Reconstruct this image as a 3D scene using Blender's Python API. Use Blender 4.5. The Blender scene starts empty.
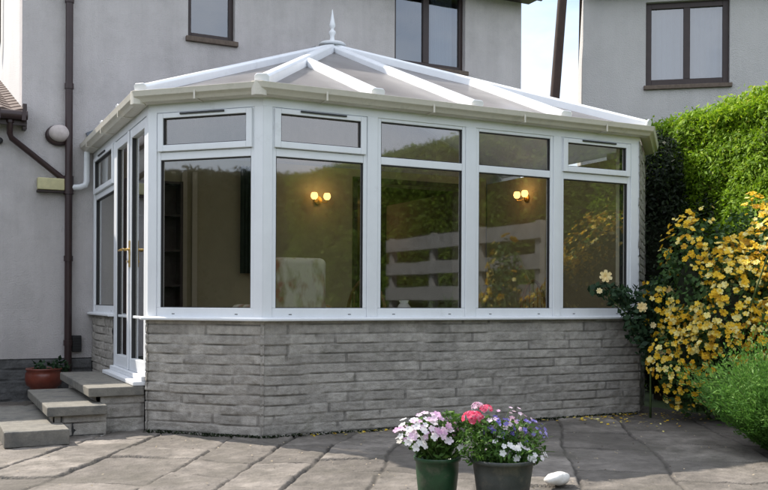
import bpy, math, random
import numpy as np
from mathutils import Vector, Matrix
random.seed(7); rng = np.random.default_rng(7)
S = bpy.context.scene
COL = S.collection
PI = math.pi

# ------------------------------------------------------------------ materials
def new_mat(name):
    m = bpy.data.materials.new(name); m.use_nodes = True
    nt = m.node_tree; nt.nodes.clear()
    return m, nt, nt.nodes, nt.links

def mat(name, col, rough=0.6, var=0.0, vscale=3.0, bump=0.0, bscale=40.0, metal=0.0, attr=None, attr_amt=0.0,
        dirt=None, dirt_scale=1.2, dirt_lo=0.5, dirt_hi=0.75, spec=0.5, trans=0.0, coat=0.0, bump2=0.0, b2scale=8.0, streak=0.0, grime=None):
    m, nt, N, L = new_mat(name)
    out = N.new('ShaderNodeOutputMaterial'); p = N.new('ShaderNodeBsdfPrincipled')
    p.inputs['Roughness'].default_value = rough; p.inputs['Metallic'].default_value = metal
    p.inputs['Specular IOR Level'].default_value = spec; p.inputs['Coat Weight'].default_value = coat
    tc = N.new('ShaderNodeTexCoord')
    last = None
    rgb = N.new('ShaderNodeRGB'); rgb.outputs[0].default_value = (*col, 1); last = rgb.outputs[0]
    def mult(sock, fac_sock, lo, hi):
        mr = N.new('ShaderNodeMapRange'); mr.inputs[3].default_value = lo; mr.inputs[4].default_value = hi
        L.new(fac_sock, mr.inputs[0])
        vm = N.new('ShaderNodeVectorMath'); vm.operation = 'SCALE'
        L.new(sock, vm.inputs[0]); L.new(mr.outputs[0], vm.inputs['Scale'])
        return vm.outputs[0]
    if var > 0:
        n = N.new('ShaderNodeTexNoise'); n.inputs['Scale'].default_value = vscale; n.inputs['Detail'].default_value = 6
        n.inputs['Roughness'].default_value = 0.65
        L.new(tc.outputs['Object'], n.inputs['Vector']); 
        mr0 = N.new('ShaderNodeMapRange'); mr0.inputs[1].default_value = .3; mr0.inputs[2].default_value = .7; L.new(n.outputs[0], mr0.inputs[0])
        last = mult(last, mr0.outputs[0], 1-var, 1+var)
    if attr:
        a = N.new('ShaderNodeAttribute'); a.attribute_name = attr
        vm = N.new('ShaderNodeVectorMath'); vm.operation = 'SCALE'; L.new(last, vm.inputs[0]); L.new(a.outputs['Fac'], vm.inputs['Scale']); last = vm.outputs[0]
    if dirt is not None:
        n = N.new('ShaderNodeTexNoise'); n.inputs['Scale'].default_value = dirt_scale; n.inputs['Detail'].default_value = 9
        n.inputs['Roughness'].default_value = 0.7
        L.new(tc.outputs['Object'], n.inputs['Vector'])
        mr = N.new('ShaderNodeMapRange'); mr.inputs[1].default_value = dirt_lo; mr.inputs[2].default_value = dirt_hi
        L.new(n.outputs[0], mr.inputs[0])
        mx = N.new('ShaderNodeMix'); mx.data_type = 'RGBA'
        L.new(mr.outputs[0], mx.inputs['Factor']); L.new(last, mx.inputs['A']); mx.inputs['B'].default_value = (*dirt, 1)
        last = mx.outputs['Result']
    if streak > 0:
        mp = N.new('ShaderNodeMapping'); mp.inputs['Scale'].default_value = (3.2, 3.2, .30); L.new(tc.outputs['Object'], mp.inputs[0])
        n = N.new('ShaderNodeTexNoise'); n.inputs['Scale'].default_value = 1.6; n.inputs['Detail'].default_value = 7; n.inputs['Roughness'].default_value = .7
        L.new(mp.outputs[0], n.inputs['Vector'])
        mr0 = N.new('ShaderNodeMapRange'); mr0.inputs[1].default_value = .42; mr0.inputs[2].default_value = .68; L.new(n.outputs[0], mr0.inputs[0])
        last = mult(last, mr0.outputs[0], 1+streak*.3, 1-streak)
    L.new(last, p.inputs['Base Color'])
    prev = None
    for amt, sc in ((bump, bscale), (bump2, b2scale)):
        if amt > 0:
            n = N.new('ShaderNodeTexNoise'); n.inputs['Scale'].default_value = sc; n.inputs['Detail'].default_value = 5
            L.new(tc.outputs['Object'], n.inputs['Vector'])
            b = N.new('ShaderNodeBump'); b.inputs['Strength'].default_value = 1; b.inputs['Distance'].default_value = amt
            L.new(n.outputs[0], b.inputs['Height'])
            if prev: L.new(prev, b.inputs['Normal'])
            prev = b.outputs[0]
    if prev: L.new(prev, p.inputs['Normal'])
    if trans > 0:
        t = N.new('ShaderNodeBsdfTranslucent'); L.new(last, t.inputs[0])
        ms = N.new('ShaderNodeMixShader'); ms.inputs[0].default_value = trans
        L.new(p.outputs[0], ms.inputs[1]); L.new(t.outputs[0], ms.inputs[2]); L.new(ms.outputs[0], out.inputs[0])
    else:
        L.new(p.outputs[0], out.inputs[0])
    return m

def ramp_mat(name, stops, attr='tint', rough=0.6, trans=0.3, spec=0.3):
    """foliage / petals: colour of each leaf from its tint, painted hedge-top glow included"""
    m, nt, N, L = new_mat(name)
    out = N.new('ShaderNodeOutputMaterial'); p = N.new('ShaderNodeBsdfPrincipled'); p.inputs['Roughness'].default_value = rough
    p.inputs['Specular IOR Level'].default_value = spec
    a = N.new('ShaderNodeAttribute'); a.attribute_name = attr
    r = N.new('ShaderNodeValToRGB'); L.new(a.outputs['Fac'], r.inputs[0])
    e = r.color_ramp.elements
    e[0].position, e[0].color = stops[0][0], (*stops[0][1], 1)
    e[1].position, e[1].color = stops[-1][0], (*stops[-1][1], 1)
    for s in stops[1:-1]:
        k = e.new(s[0]); k.color = (*s[1], 1)
    L.new(r.outputs[0], p.inputs['Base Color'])
    t = N.new('ShaderNodeBsdfTranslucent'); L.new(r.outputs[0], t.inputs[0])
    ms = N.new('ShaderNodeMixShader'); ms.inputs[0].default_value = trans
    L.new(p.outputs[0], ms.inputs[1]); L.new(t.outputs[0], ms.inputs[2]); L.new(ms.outputs[0], out.inputs[0])
    return m

def glass_mat(name, tint=(.80, .80, .77), ior=2.0, rough=0.0, wav=0.0):
    m, nt, N, L = new_mat(name)
    out = N.new('ShaderNodeOutputMaterial')
    t = N.new('ShaderNodeBsdfTransparent'); t.inputs[0].default_value = (*tint, 1)
    g = N.new('ShaderNodeBsdfGlossy'); g.inputs['Roughness'].default_value = rough; g.inputs[0].default_value = (.95, .97, 1, 1)
    r0 = ((ior-1)/(ior+1))**2
    lw = N.new('ShaderNodeLayerWeight'); lw.inputs['Blend'].default_value = .5
    pw = N.new('ShaderNodeMath'); pw.operation = 'POWER'; pw.inputs[1].default_value = 4.0; L.new(lw.outputs['Facing'], pw.inputs[0])
    f = N.new('ShaderNodeMapRange'); f.inputs[3].default_value = r0; f.inputs[4].default_value = .95; L.new(pw.outputs[0], f.inputs[0])
    if wav > 0:
        tc = N.new('ShaderNodeTexCoord'); n = N.new('ShaderNodeTexNoise'); n.inputs['Scale'].default_value = 1.3
        L.new(tc.outputs['Object'], n.inputs['Vector'])
        b = N.new('ShaderNodeBump'); b.inputs['Distance'].default_value = wav; L.new(n.outputs[0], b.inputs['Height'])
        L.new(b.outputs[0], g.inputs['Normal'])
    ms = N.new('ShaderNodeMixShader'); L.new(f.outputs[0], ms.inputs[0]); L.new(t.outputs[0], ms.inputs[1]); L.new(g.outputs[0], ms.inputs[2])
    L.new(ms.outputs[0], out.inputs[0])
    return m

def poly_mat(name):
    m, nt, N, L = new_mat(name)
    out = N.new('ShaderNodeOutputMaterial')
    p = N.new('ShaderNodeBsdfPrincipled'); p.inputs['Specular IOR Level'].default_value = .35; p.inputs['Roughness'].default_value = .22
    tc = N.new('ShaderNodeTexCoord'); n = N.new('ShaderNodeTexNoise'); n.inputs['Scale'].default_value = 2.5; n.inputs['Detail'].default_value = 7
    L.new(tc.outputs['Object'], n.inputs['Vector'])
    r = N.new('ShaderNodeValToRGB'); r.color_ramp.elements[0].color = (.30, .29, .295, 1); r.color_ramp.elements[1].color = (.45, .43, .435, 1)
    r.color_ramp.elements[0].position = .35; r.color_ramp.elements[1].position = .65
    L.new(n.outputs[0], r.inputs[0]); L.new(r.outputs[0], p.inputs['Base Color'])
    t = N.new('ShaderNodeBsdfTransparent'); t.inputs[0].default_value = (.8, .78, .76, 1)
    tl = N.new('ShaderNodeBsdfTranslucent'); tl.inputs[0].default_value = (.80, .77, .73, 1)
    m2 = N.new('ShaderNodeMixShader'); m2.inputs[0].default_value = .42; L.new(p.outputs[0], m2.inputs[1]); L.new(tl.outputs[0], m2.inputs[2])
    ms = N.new('ShaderNodeMixShader'); ms.inputs[0].default_value = .12
    L.new(m2.outputs[0], ms.inputs[1]); L.new(t.outputs[0], ms.inputs[2]); L.new(ms.outputs[0], out.inputs[0])
    return m

def emit_mat(name, col, st):
    m, nt, N, L = new_mat(name)
    out = N.new('ShaderNodeOutputMaterial'); e = N.new('ShaderNodeEmission'); e.inputs[0].default_value = (*col, 1); e.inputs[1].default_value = st
    L.new(e.outputs[0], out.inputs[0]); return m

M = {}
M['upvc'] = mat('white_upvc', (.80, .82, .85), .35, streak=.03, var=.03, vscale=5, dirt=(.55, .56, .55), dirt_scale=3.5, dirt_lo=.6, dirt_hi=.9)
M['gutter'] = mat('weathered_gutter', (.64, .60, .52), .5, var=.08, vscale=7, dirt=(.36, .34, .27), dirt_scale=7, dirt_lo=.54, dirt_hi=.85)
M['gasket'] = mat('black_gasket', (.02, .02, .022), .5)
M['glass'] = glass_mat('window_glass', ior=2.4, rough=.03, wav=.0012)
M['house_glass'] = glass_mat('house_window_glass', tint=(.42, .47, .52), ior=2.6, wav=.002)
M['poly'] = poly_mat('roof_sheet')
M['render'] = mat('roughcast_render', (.61, .575, .57), .95, streak=.07, var=.08, vscale=1.4, bump=.012, bscale=75, dirt=(.42, .40, .39), dirt_scale=1.1, dirt_lo=.48, dirt_hi=.82, spec=.15, bump2=.006, b2scale=220)
M['sunlit_render'] = mat('sunlit_roughcast', (.66, .65, .64), .95, var=.05, vscale=2, bump=.012, bscale=75, spec=.15)  # lighter than the front render: sun on the gable put into the colour
M['render2'] = mat('roughcast_render_grey', (.50, .485, .48), .95, streak=.04, var=.06, vscale=1.4, bump=.012, bscale=75, dirt=(.41, .405, .41), dirt_scale=.8, dirt_lo=.5, dirt_hi=.85, spec=.15)
M['moss'] = None
M['stone'] = mat('split_face_stone', (.375, .352, .32), .92, streak=.10, var=.2, vscale=18, bump=.006, bscale=90, attr='tint', attr_amt=.22, dirt=(.19, .185, .15), dirt_scale=4, dirt_lo=.56, dirt_hi=.8, spec=.2)
M['plinth'] = mat('plinth_stone', (.11, .11, .11), .95, var=.2, vscale=8, bump=.01, bscale=40, spec=.2, attr='tint')
M['brown'] = mat('brown_painted_timber', (.030, .016, .014), .45, var=.2, vscale=12)
M['brownpipe'] = mat('brown_plastic_pipe', (.035, .018, .018), .4, var=.15, vscale=6)
M['sillwood'] = mat('weathered_sill', (.12, .09, .07), .8, var=.3, vscale=20)
M['tile'] = mat('brown_roof_tile', (.09, .06, .05), .85, var=.3, vscale=9, bump=.008, bscale=30)
M['paving'] = mat('riven_flagstone', (.190, .171, .153), .9, var=.26, vscale=7, bump=.006, bscale=60, attr='tint', attr_amt=.26, dirt=(.115, .105, .09), dirt_scale=2.2, dirt_lo=.46, dirt_hi=.66, spec=.25, bump2=.006, b2scale=14)
M['slab'] = mat('concrete_step_slab', (.20, .19, .168), .9, var=.2, vscale=14, bump=.004, bscale=70, dirt=(.12, .12, .115), dirt_scale=4, dirt_lo=.5, dirt_hi=.66, spec=.2)
M['lawn'] = mat('lawn_ground', (.05, .085, .02), .95, var=.3, vscale=2)
M['plaster'] = mat('olive_interior_plaster', (.42, .385, .25), .85, var=.07, vscale=4)
M['plaster_pale'] = mat('cream_interior_plaster', (.58, .54, .42), .85, var=.05, vscale=3)
M['room'] = mat('dim_room_plaster', (.16, .14, .10), .9)
M['floor'] = mat('terracotta_floor_tile', (.20, .13, .09), .5, var=.15, vscale=9)
M['cream'] = mat('cream_plastic', (.52, .48, .27), .5, var=.1, vscale=15)
M['disc'] = mat('aged_white_plastic', (.50, .44, .42), .6, var=.12, vscale=20)
M['brass'] = mat('brass', (.62, .42, .14), .28, metal=1)
M['black'] = mat('black_plastic', (.015, .015, .017), .5)
M['dgrey'] = mat('lead_flashing', (.13, .15, .18), .55, var=.2, vscale=6)
M['terracotta'] = mat('glazed_terracotta', (.15, .034, .02), .35, var=.2, vscale=14, coat=.3)
M['potgreen'] = mat('dark_green_plastic', (.018, .062, .026), .42, var=.25, vscale=12, dirt=(.10, .10, .075), dirt_scale=9, dirt_lo=.52, dirt_hi=.72, streak=.2)
M['potgrey'] = mat('grey_resin_pot', (.055, .06, .058), .6, var=.2, vscale=14, dirt=(.14, .125, .10), dirt_scale=8, dirt_lo=.52, dirt_hi=.72, streak=.2)
M['soil'] = mat('soil', (.035, .026, .018), 1, var=.3, vscale=30, bump=.01, bscale=60)
M['white_stone'] = mat('white_cobble', (.72, .71, .68), .7, var=.08, vscale=14, bump=.003, bscale=50)
M['bark'] = mat('bark', (.09, .065, .045), .95, var=.3, vscale=14, bump=.01, bscale=30)
M['stem'] = mat('green_stem', (.07, .11, .03), .7, var=.2, vscale=20)
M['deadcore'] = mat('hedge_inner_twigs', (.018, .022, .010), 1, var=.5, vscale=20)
M['net_and_sky'] = mat('net_curtain_and_sky', (.66, .68, .70), .9, var=.05, vscale=3, trans=.4)
M['curtain'] = mat('dark_green_curtain', (.03, .05, .03), .9, var=.2, vscale=8)
M['wicker'] = mat('brown_cane', (.16, .075, .03), .6, var=.3, vscale=30)
M['floral'] = None
M['bulb'] = emit_mat('lit_lamp_glow', (1, .50, .16), 2.6)
M['pole'] = mat('creosoted_pole', (.04, .024, .02), .9, var=.2, vscale=5)
M['whitepaint'] = mat('white_painted_board', (.75, .76, .76), .55, var=.05, vscale=6)
M['greyboard'] = mat('added_grey_board', (.26, .26, .25), .8, var=.25, vscale=5)
M['roofslate'] = mat('dark_roof_tile', (.07, .05, .045), .85, var=.25, vscale=6, bump=.01, bscale=14)

def floral():
    m, nt, N, L = new_mat('floral_fabric')
    out = N.new('ShaderNodeOutputMaterial'); p = N.new('ShaderNodeBsdfPrincipled'); p.inputs['Roughness'].default_value = .9
    tc = N.new('ShaderNodeTexCoord')
    mp = N.new('ShaderNodeMapping'); mp.inputs['Scale'].default_value = (1, 1, .45); L.new(tc.outputs['Object'], mp.inputs[0])
    n1 = N.new('ShaderNodeTexNoise'); n1.inputs['Scale'].default_value = 9; n1.inputs['Detail'].default_value = 3; L.new(mp.outputs[0], n1.inputs['Vector'])
    r1 = N.new('ShaderNodeValToRGB'); r1.color_ramp.elements[0].position = .46; r1.color_ramp.elements[1].position = .66
    r1.color_ramp.elements[0].color = (1, 1, 1, 1); r1.color_ramp.elements[1].color = (0, 0, 0, 1)
    L.new(n1.outputs[0], r1.inputs[0])
    n2 = N.new('ShaderNodeTexNoise'); n2.inputs['Scale'].default_value = 5; L.new(tc.outputs['Object'], n2.inputs['Vector'])
    r2 = N.new('ShaderNodeValToRGB'); r2.color_ramp.elements[0].color = (.36, .17, .10, 1); r2.color_ramp.elements[1].color = (.34, .30, .16, 1)
    r2.color_ramp.elements[0].position = .47; r2.color_ramp.elements[1].position = .53; L.new(n2.outputs[0], r2.inputs[0])
    mx = N.new('ShaderNodeMix'); mx.data_type = 'RGBA'; L.new(r1.outputs[0], mx.inputs['Factor']); L.new(r2.outputs[0], mx.inputs['A'])
    mx.inputs['B'].default_value = (.72, .68, .58, 1); L.new(mx.outputs['Result'], p.inputs['Base Color']); L.new(p.outputs[0], out.inputs[0])
    return m
M['floral'] = floral()
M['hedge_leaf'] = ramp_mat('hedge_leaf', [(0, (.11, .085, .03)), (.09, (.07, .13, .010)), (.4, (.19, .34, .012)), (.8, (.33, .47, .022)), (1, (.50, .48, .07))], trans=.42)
M['side_leaf'] = ramp_mat('side_hedge_leaf', [(0, (.035, .06, .010)), (.6, (.15, .25, .02)), (1, (.27, .33, .05))], trans=.4)
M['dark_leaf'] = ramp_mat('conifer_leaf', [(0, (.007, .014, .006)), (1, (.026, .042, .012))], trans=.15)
M['rose_leaf'] = ramp_mat('rose_leaf', [(0, (.022, .055, .014)), (.6, (.07, .14, .035)), (1, (.17, .24, .09))], trans=.25)
M['climb_leaf'] = ramp_mat('climbing_rose_leaf', [(0, (.012, .035, .015)), (1, (.045, .09, .04))], trans=.2)
M['shrub_leaf'] = ramp_mat('feathery_leaf', [(0, (.035, .10, .015)), (.6, (.11, .25, .04)), (1, (.24, .38, .10))], trans=.35)
M['pot_leaf'] = ramp_mat('bedding_leaf', [(0, (.03, .08, .015)), (.6, (.09, .19, .03)), (1, (.2, .32, .07))], trans=.35)
M['tree_leaf'] = ramp_mat('tree_leaf', [(0, (.025, .045, .010)), (.7, (.09, .115, .03)), (1, (.14, .14, .05))], trans=.3)
M['yellow_petal'] = ramp_mat('yellow_petal', [(0, (.50, .28, .03)), (.2, (.80, .50, .02)), (.6, (.88, .66, .06)), (1, (.92, .86, .42))], trans=.3)
M['cream_petal'] = ramp_mat('cream_petal', [(0, (.85, .62, .22)), (1, (.9, .80, .50))], trans=.3)
M['white_petal'] = ramp_mat('white_petal', [(0, (.82, .68, .80)), (.3, (.86, .83, .86)), (1, (.92, .91, .91))], trans=.3)
M['pink_petal'] = ramp_mat('pink_petal', [(0, (.70, .40, .64)), (1, (.88, .74, .84))], trans=.3)
M['red_petal'] = ramp_mat('red_petal', [(0, (.70, .05, .13)), (.6, (.85, .12, .24)), (1, (.90, .38, .50))], trans=.3)
M['blue_petal'] = ramp_mat('blue_petal', [(0, (.12, .09, .42)), (1, (.38, .33, .68))], trans=.3)

# ------------------------------------------------------------------ helpers
OFF = {}
def link(o): COL.objects.link(o); return o
def thing(name, label, cat, loc=(0, 0, 0), group=None, kind=None):
    o = bpy.data.objects.new(name, None); link(o); o.location = loc; o.empty_display_size = .1
    OFF[o.name] = Vector(loc)
    o['label'] = label; o['category'] = cat
    if group: o['group'] = group
    if kind: o['kind'] = kind
    return o
def tag(o, label=None, cat=None, group=None, kind=None):
    if label: o['label'] = label
    if cat: o['category'] = cat
    if group: o['group'] = group
    if kind: o['kind'] = kind
    return o

class MB:
    def __init__(s): s.v = []; s.f = []; s.t = []; s.smooth = []
    def add(s, vs, fs, tint=None, smooth=False):
        b = len(s.v); s.v += [tuple(v) for v in vs]; s.f += [tuple(b+i for i in f) for f in fs]
        s.t += [tint if tint is not None else .5]*len(fs); s.smooth += [smooth]*len(fs)
        return s
    def box(s, x0, x1, y0, y1, z0, z1):
        return s.hexa([(x0, y0), (x1, y0), (x1, y1), (x0, y1)], z0, z1)
    def hexa(s, q, z0, z1):
        vs = [(*p, z0) for p in q]+[(*p, z1) for p in q]
        a = sum(q[i][0]*q[(i+1) % 4][1]-q[(i+1) % 4][0]*q[i][1] for i in range(4))
        fs = [(3, 2, 1, 0), (4, 5, 6, 7)]+[(i, (i+1) % 4, 4+(i+1) % 4, 4+i) for i in range(4)]
        if a < 0: fs = [f[::-1] for f in fs]
        return s.add(vs, fs)
    def beam(s, a, b, w, h, up=(0, 0, 1), cap=0.0):
        """rectangular bar from a to b (a,b on the bottom centre line), h along up; cap = chamfer of the top"""
        a, b, up = Vector(a), Vector(b), Vector(up); d = (b-a).normalized(); sd = d.cross(up).normalized(); u = sd.cross(d).normalized()
        pr = [(-w/2, 0), (w/2, 0), (w/2, h-cap), (w/2-cap, h), (-w/2+cap, h), (-w/2, h-cap)] if cap > 0 else [(-w/2, 0), (w/2, 0), (w/2, h), (-w/2, h)]
        n = len(pr); vs = [p+sd*x+u*y for p in (a, b) for x, y in pr]
        fs = [tuple(range(n)), tuple(range(2*n-1, n-1, -1))]+[(i, n+i, n+(i+1) % n, (i+1) % n) for i in range(n)]
        return s.add(vs, fs)
    def tube(s, pts, r, n=10, caps=True, smooth=True):
        pts = [Vector(p) for p in pts]; rr = r if hasattr(r, '__len__') else [r]*len(pts)
        rings = []; ref = None
        for i, p in enumerate(pts):
            d = (pts[min(i+1, len(pts)-1)]-pts[max(i-1, 0)]).normalized()
            if ref is None: ref = Vector((0, 0, 1)) if abs(d.z) < .9 else Vector((1, 0, 0))
            sd = d.cross(ref).normalized(); u = sd.cross(d).normalized(); ref = u
            rings.append([p+(sd*math.cos(2*PI*k/n)+u*math.sin(2*PI*k/n))*rr[i] for k in range(n)])
        vs = [v for g in rings for v in g]
        fs = [(i*n+k, i*n+(k+1) % n, (i+1)*n+(k+1) % n, (i+1)*n+k) for i in range(len(pts)-1) for k in range(n)]
        s.add(vs, fs, smooth=smooth)
        if caps: s.add(rings[0], [tuple(range(n-1, -1, -1))]); s.add(rings[-1], [tuple(range(n))])
        return s
    def lathe(s, c, prof, n=32, smooth=True, sx=1, sy=1):
        vs = []; 
        for r, z in prof:
            for k in range(n):
                vs.append((c[0]+r*sx*math.cos(2*PI*k/n), c[1]+r*sy*math.sin(2*PI*k/n), c[2]+z))
        fs = [(i*n+k, i*n+(k+1) % n, (i+1)*n+(k+1) % n, (i+1)*n+k) for i in range(len(prof)-1) for k in range(n)]
        return s.add(vs, fs, smooth=smooth)
    def build(s, name, m, parent=None, bevel=0.0, seg=2):
        me = bpy.data.meshes.new(name)
        off = root_off(parent)
        me.from_pydata([(v[0]-off.x, v[1]-off.y, v[2]-off.z) for v in s.v], [], s.f)
        a = me.attributes.new('tint', 'FLOAT', 'FACE'); a.data.foreach_set('value', s.t)
        me.polygons.foreach_set('use_smooth', s.smooth)
        me.materials.append(m); me.update()
        o = bpy.data.objects.new(name, me); link(o)
        if parent: o.parent = parent
        if bevel > 0:
            b = o.modifiers.new('bevel', 'BEVEL'); b.width = bevel; b.segments = seg; b.limit_method = 'ANGLE'
            for p in me.polygons: p.use_smooth = True
            w = o.modifiers.new('wn', 'WEIGHTED_NORMAL'); w.keep_sharp = False
        return o
def root_off(p):
    while p is not None and p.parent is not None: p = p.parent
    if p is None: return Vector((0, 0, 0))
    return OFF.get(p.name, Vector(p.location))

def np_mesh(name, V, F, m, parent=None, tint=None, smooth=False):
    """V (n,3), F (m,k) arrays"""
    off = root_off(parent); V = V-np.array(off)
    me = bpy.data.meshes.new(name); k = F.shape[1]
    me.vertices.add(len(V)); me.vertices.foreach_set('co', V.astype(np.float32).ravel())
    me.loops.add(F.size); me.loops.foreach_set('vertex_index', F.astype(np.int32).ravel())
    me.polygons.add(len(F)); me.polygons.foreach_set('loop_start', np.arange(0, F.size, k, dtype=np.int32))
    me.update(calc_edges=True)
    if tint is not None:
        a = me.attributes.new('tint', 'FLOAT', 'FACE'); a.data.foreach_set('value', tint.astype(np.float32))
    me.polygons.foreach_set('use_smooth', np.full(len(F), smooth))
    me.materials.append(m); me.validate(); 
    o = bpy.data.objects.new(name, me); link(o)
    if parent: o.parent = parent
    return o

# value noise in numpy
def hash2(ix, iy, seed=0):
    n = (ix.astype(np.int64)*374761393+iy.astype(np.int64)*668265263+seed*1442695) & 0x7fffffff
    n = ((n ^ (n >> 13))*1274126177) & 0x7fffffff
    n = (n ^ (n >> 16)) & 0x7fffffff
    return (n % 100003)/100003.0
def vnoise(x, y, seed=0):
    ix, iy = np.floor(x), np.floor(y); fx, fy = x-ix, y-iy
    fx = fx*fx*(3-2*fx); fy = fy*fy*(3-2*fy)
    a, b = hash2(ix, iy, seed), hash2(ix+1, iy, seed); c, d = hash2(ix, iy+1, seed), hash2(ix+1, iy+1, seed)
    return (a*(1-fx)+b*fx)*(1-fy)+(c*(1-fx)+d*fx)*fy
def fbm(x, y, seed=0, o=4):
    r = 0; a = .5
    for i in range(o): r = r+a*vnoise(x*2**i, y*2**i, seed+i*17); a *= .5
    return r
def noise3(P, sc, seed=0):
    return (fbm(P[:, 0]*sc+P[:, 2]*sc*.7, P[:, 1]*sc+P[:, 2]*sc*.6, seed, 3)+fbm(P[:, 2]*sc+11, P[:, 0]*sc-P[:, 1]*sc*.5, seed+5, 3))/1.75

def leaf_cards(P, Nrm, size, aspect=.5, jitter=.8, svar=.4, bend=.0):
    """rhombic leaves: centre P, facing roughly Nrm; returns V,F"""
    n = len(P)
    Nn = Nrm+rng.normal(size=(n, 3))*jitter; Nn /= np.linalg.norm(Nn, axis=1)[:, None]+1e-9
    R = rng.normal(size=(n, 3)); T = np.cross(Nn, R); T /= np.linalg.norm(T, axis=1)[:, None]+1e-9
    B = np.cross(Nn, T)
    s = size*(1+rng.uniform(-svar, svar, n))[:, None]
    V = np.stack([P-T*s*.5, P+B*s*aspect*.5+Nn*s*bend, P+T*s*.5, P-B*s*aspect*.5+Nn*s*bend], 1).reshape(-1, 3)
    F = np.arange(n*4).reshape(n, 4)
    return V, F

# ------------------------------------------------------------------ key geometry (metres; origin = foot of the front-left corner)
C = [np.array(p, float) for p in ((-.761, 3.65), (-.761, .761), (0, 0), (3.94, 0), (4.70, .761), (4.70, 3.65))]
WY = 3.65                 # outer face of the house wall
APEX = Vector((1.97, 3.2, 4.10)); EZ = 2.80
ZS, ZH = .96, 2.70
SQ = math.sqrt(.5)
class Facet:
    def __init__(s, o, u, n): s.o, s.u, s.n = Vector((*o, 0)), Vector((*u, 0)), Vector((*n, 0))
    def p(s, u, n, z): return s.o+s.u*u+s.n*n+Vector((0, 0, z))
    def box(s, mb, u0, u1, n0, n1, z0, z1):
        q = [s.p(u0, n0, 0), s.p(u1, n0, 0), s.p(u1, n1, 0), s.p(u0, n1, 0)]
        mb.hexa([(p.x, p.y) for p in q], z0, z1)
FD = Facet((-.761, .761), (0, 1), (-1, 0))       # door side, u runs to the house
FC = Facet((0, 0), (-SQ, SQ), (-SQ, -SQ))        # chamfer
FF = Facet((0, 0), (1, 0), (0, -1))              # long front
FR = Facet((3.94, 0), (SQ, SQ), (SQ, -SQ))       # right chamfer
LC = 1.0763

# ------------------------------------------------------------------ ground
def patio():
    x0, x1, y0, y1, st = -3.4, 4.5, -3.45, 3.7, .0108
    xs = np.arange(x0, x1, st); ys = np.arange(y0, y1, st)
    X, Y = np.meshgrid(xs, ys); x, y = X.ravel(), Y.ravel()
    ang = math.radians(57); ca, sa = math.cos(ang), math.sin(ang)
    # hand-laid slabs: rough courses that wander, slabs of mixed length with skewed ends
    wx = x+(fbm(x*.5, y*.5, 3, 2)-.37)*.55; wy = y+(fbm(x*.5+9, y*.5+4, 8, 2)-.37)*.55
    a = wx*ca+wy*sa+20; b = -wx*sa+wy*ca+20
    a = a+(fbm(x*7, y*7, 13, 3)-.44)*.030; b = b+(fbm(x*7+5, y*7, 15, 3)-.44)*.030
    rows = np.cumsum(rng.uniform(.40, .80, 90))
    ri = np.searchsorted(rows, b); rb = rows[ri-1]; rt_ = rows[ri]
    ln = .60+.6*hash2(ri, ri*0, 4); aa = a+3*hash2(ri, ri*0, 6)+(b-rb)*(hash2(ri, ri*0, 17)-.5)*.9
    cf = aa/ln; j0 = np.floor(cf).astype(int); sf = lambda q: hash2(q, ri, 12)*.55
    jj = np.where(cf < j0+sf(j0), j0-1, j0)
    le = (cf-(jj+sf(jj)))*ln; re_ = ((jj+1+sf(jj+1))-cf)*ln
    edge = np.minimum(np.minimum(le, re_), np.minimum(b-rb, rt_-b))
    h1, h2_, h3_ = hash2(jj, ri, 31), hash2(jj, ri, 32)-.5, hash2(jj, ri, 33)-.5
    e = np.clip((edge+.002-.010*fbm(x*8, y*8, 77))/.016, 0, 1); e = e*e*(3-2*e)
    riv = (fbm(x*4, y*7, 21, 5)-.48)*.024+(np.abs(fbm(x*9, y*9, 33, 3)-.45))*.014+(fbm(x*22, y*22, 39, 3)-.45)*.008
    z = ((h1-.5)*.012+h2_*.012*np.sin(a*2)+h3_*.012*np.sin(b*2)+riv)*e-.014*(1-e)*(.6+.6*fbm(x*6, y*6, 50))
    z -= .010
    nx, ny = len(xs), len(ys)
    idx = np.arange(nx*ny).reshape(ny, nx)
    F = np.stack([idx[:-1, :-1], idx[:-1, 1:], idx[1:, 1:], idx[1:, :-1]], -1).reshape(-1, 4)
    blot = fbm(x*3, y*3, 61, 4); grit = fbm(x*30, y*30, 65, 2)
    tv = ((.68+.56*h1)*(.60+.86*blot)*(.86+.3*grit))*e+.27*(1-e)
    o = np_mesh('patio_paving', np.stack([x, y, z], 1), F, M['paving'], tint=tv[F].mean(1), smooth=True)
    o['kind'] = 'structure'
patio()
g = MB(); R_ = 300
g.add([(-R_, -R_, -.06), (R_, -R_, -.06), (R_, R_, -.06), (-R_, R_, -.06)], [(0, 1, 2, 3)]); tag(g.build('ground', M['lawn']), kind='structure')

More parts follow.
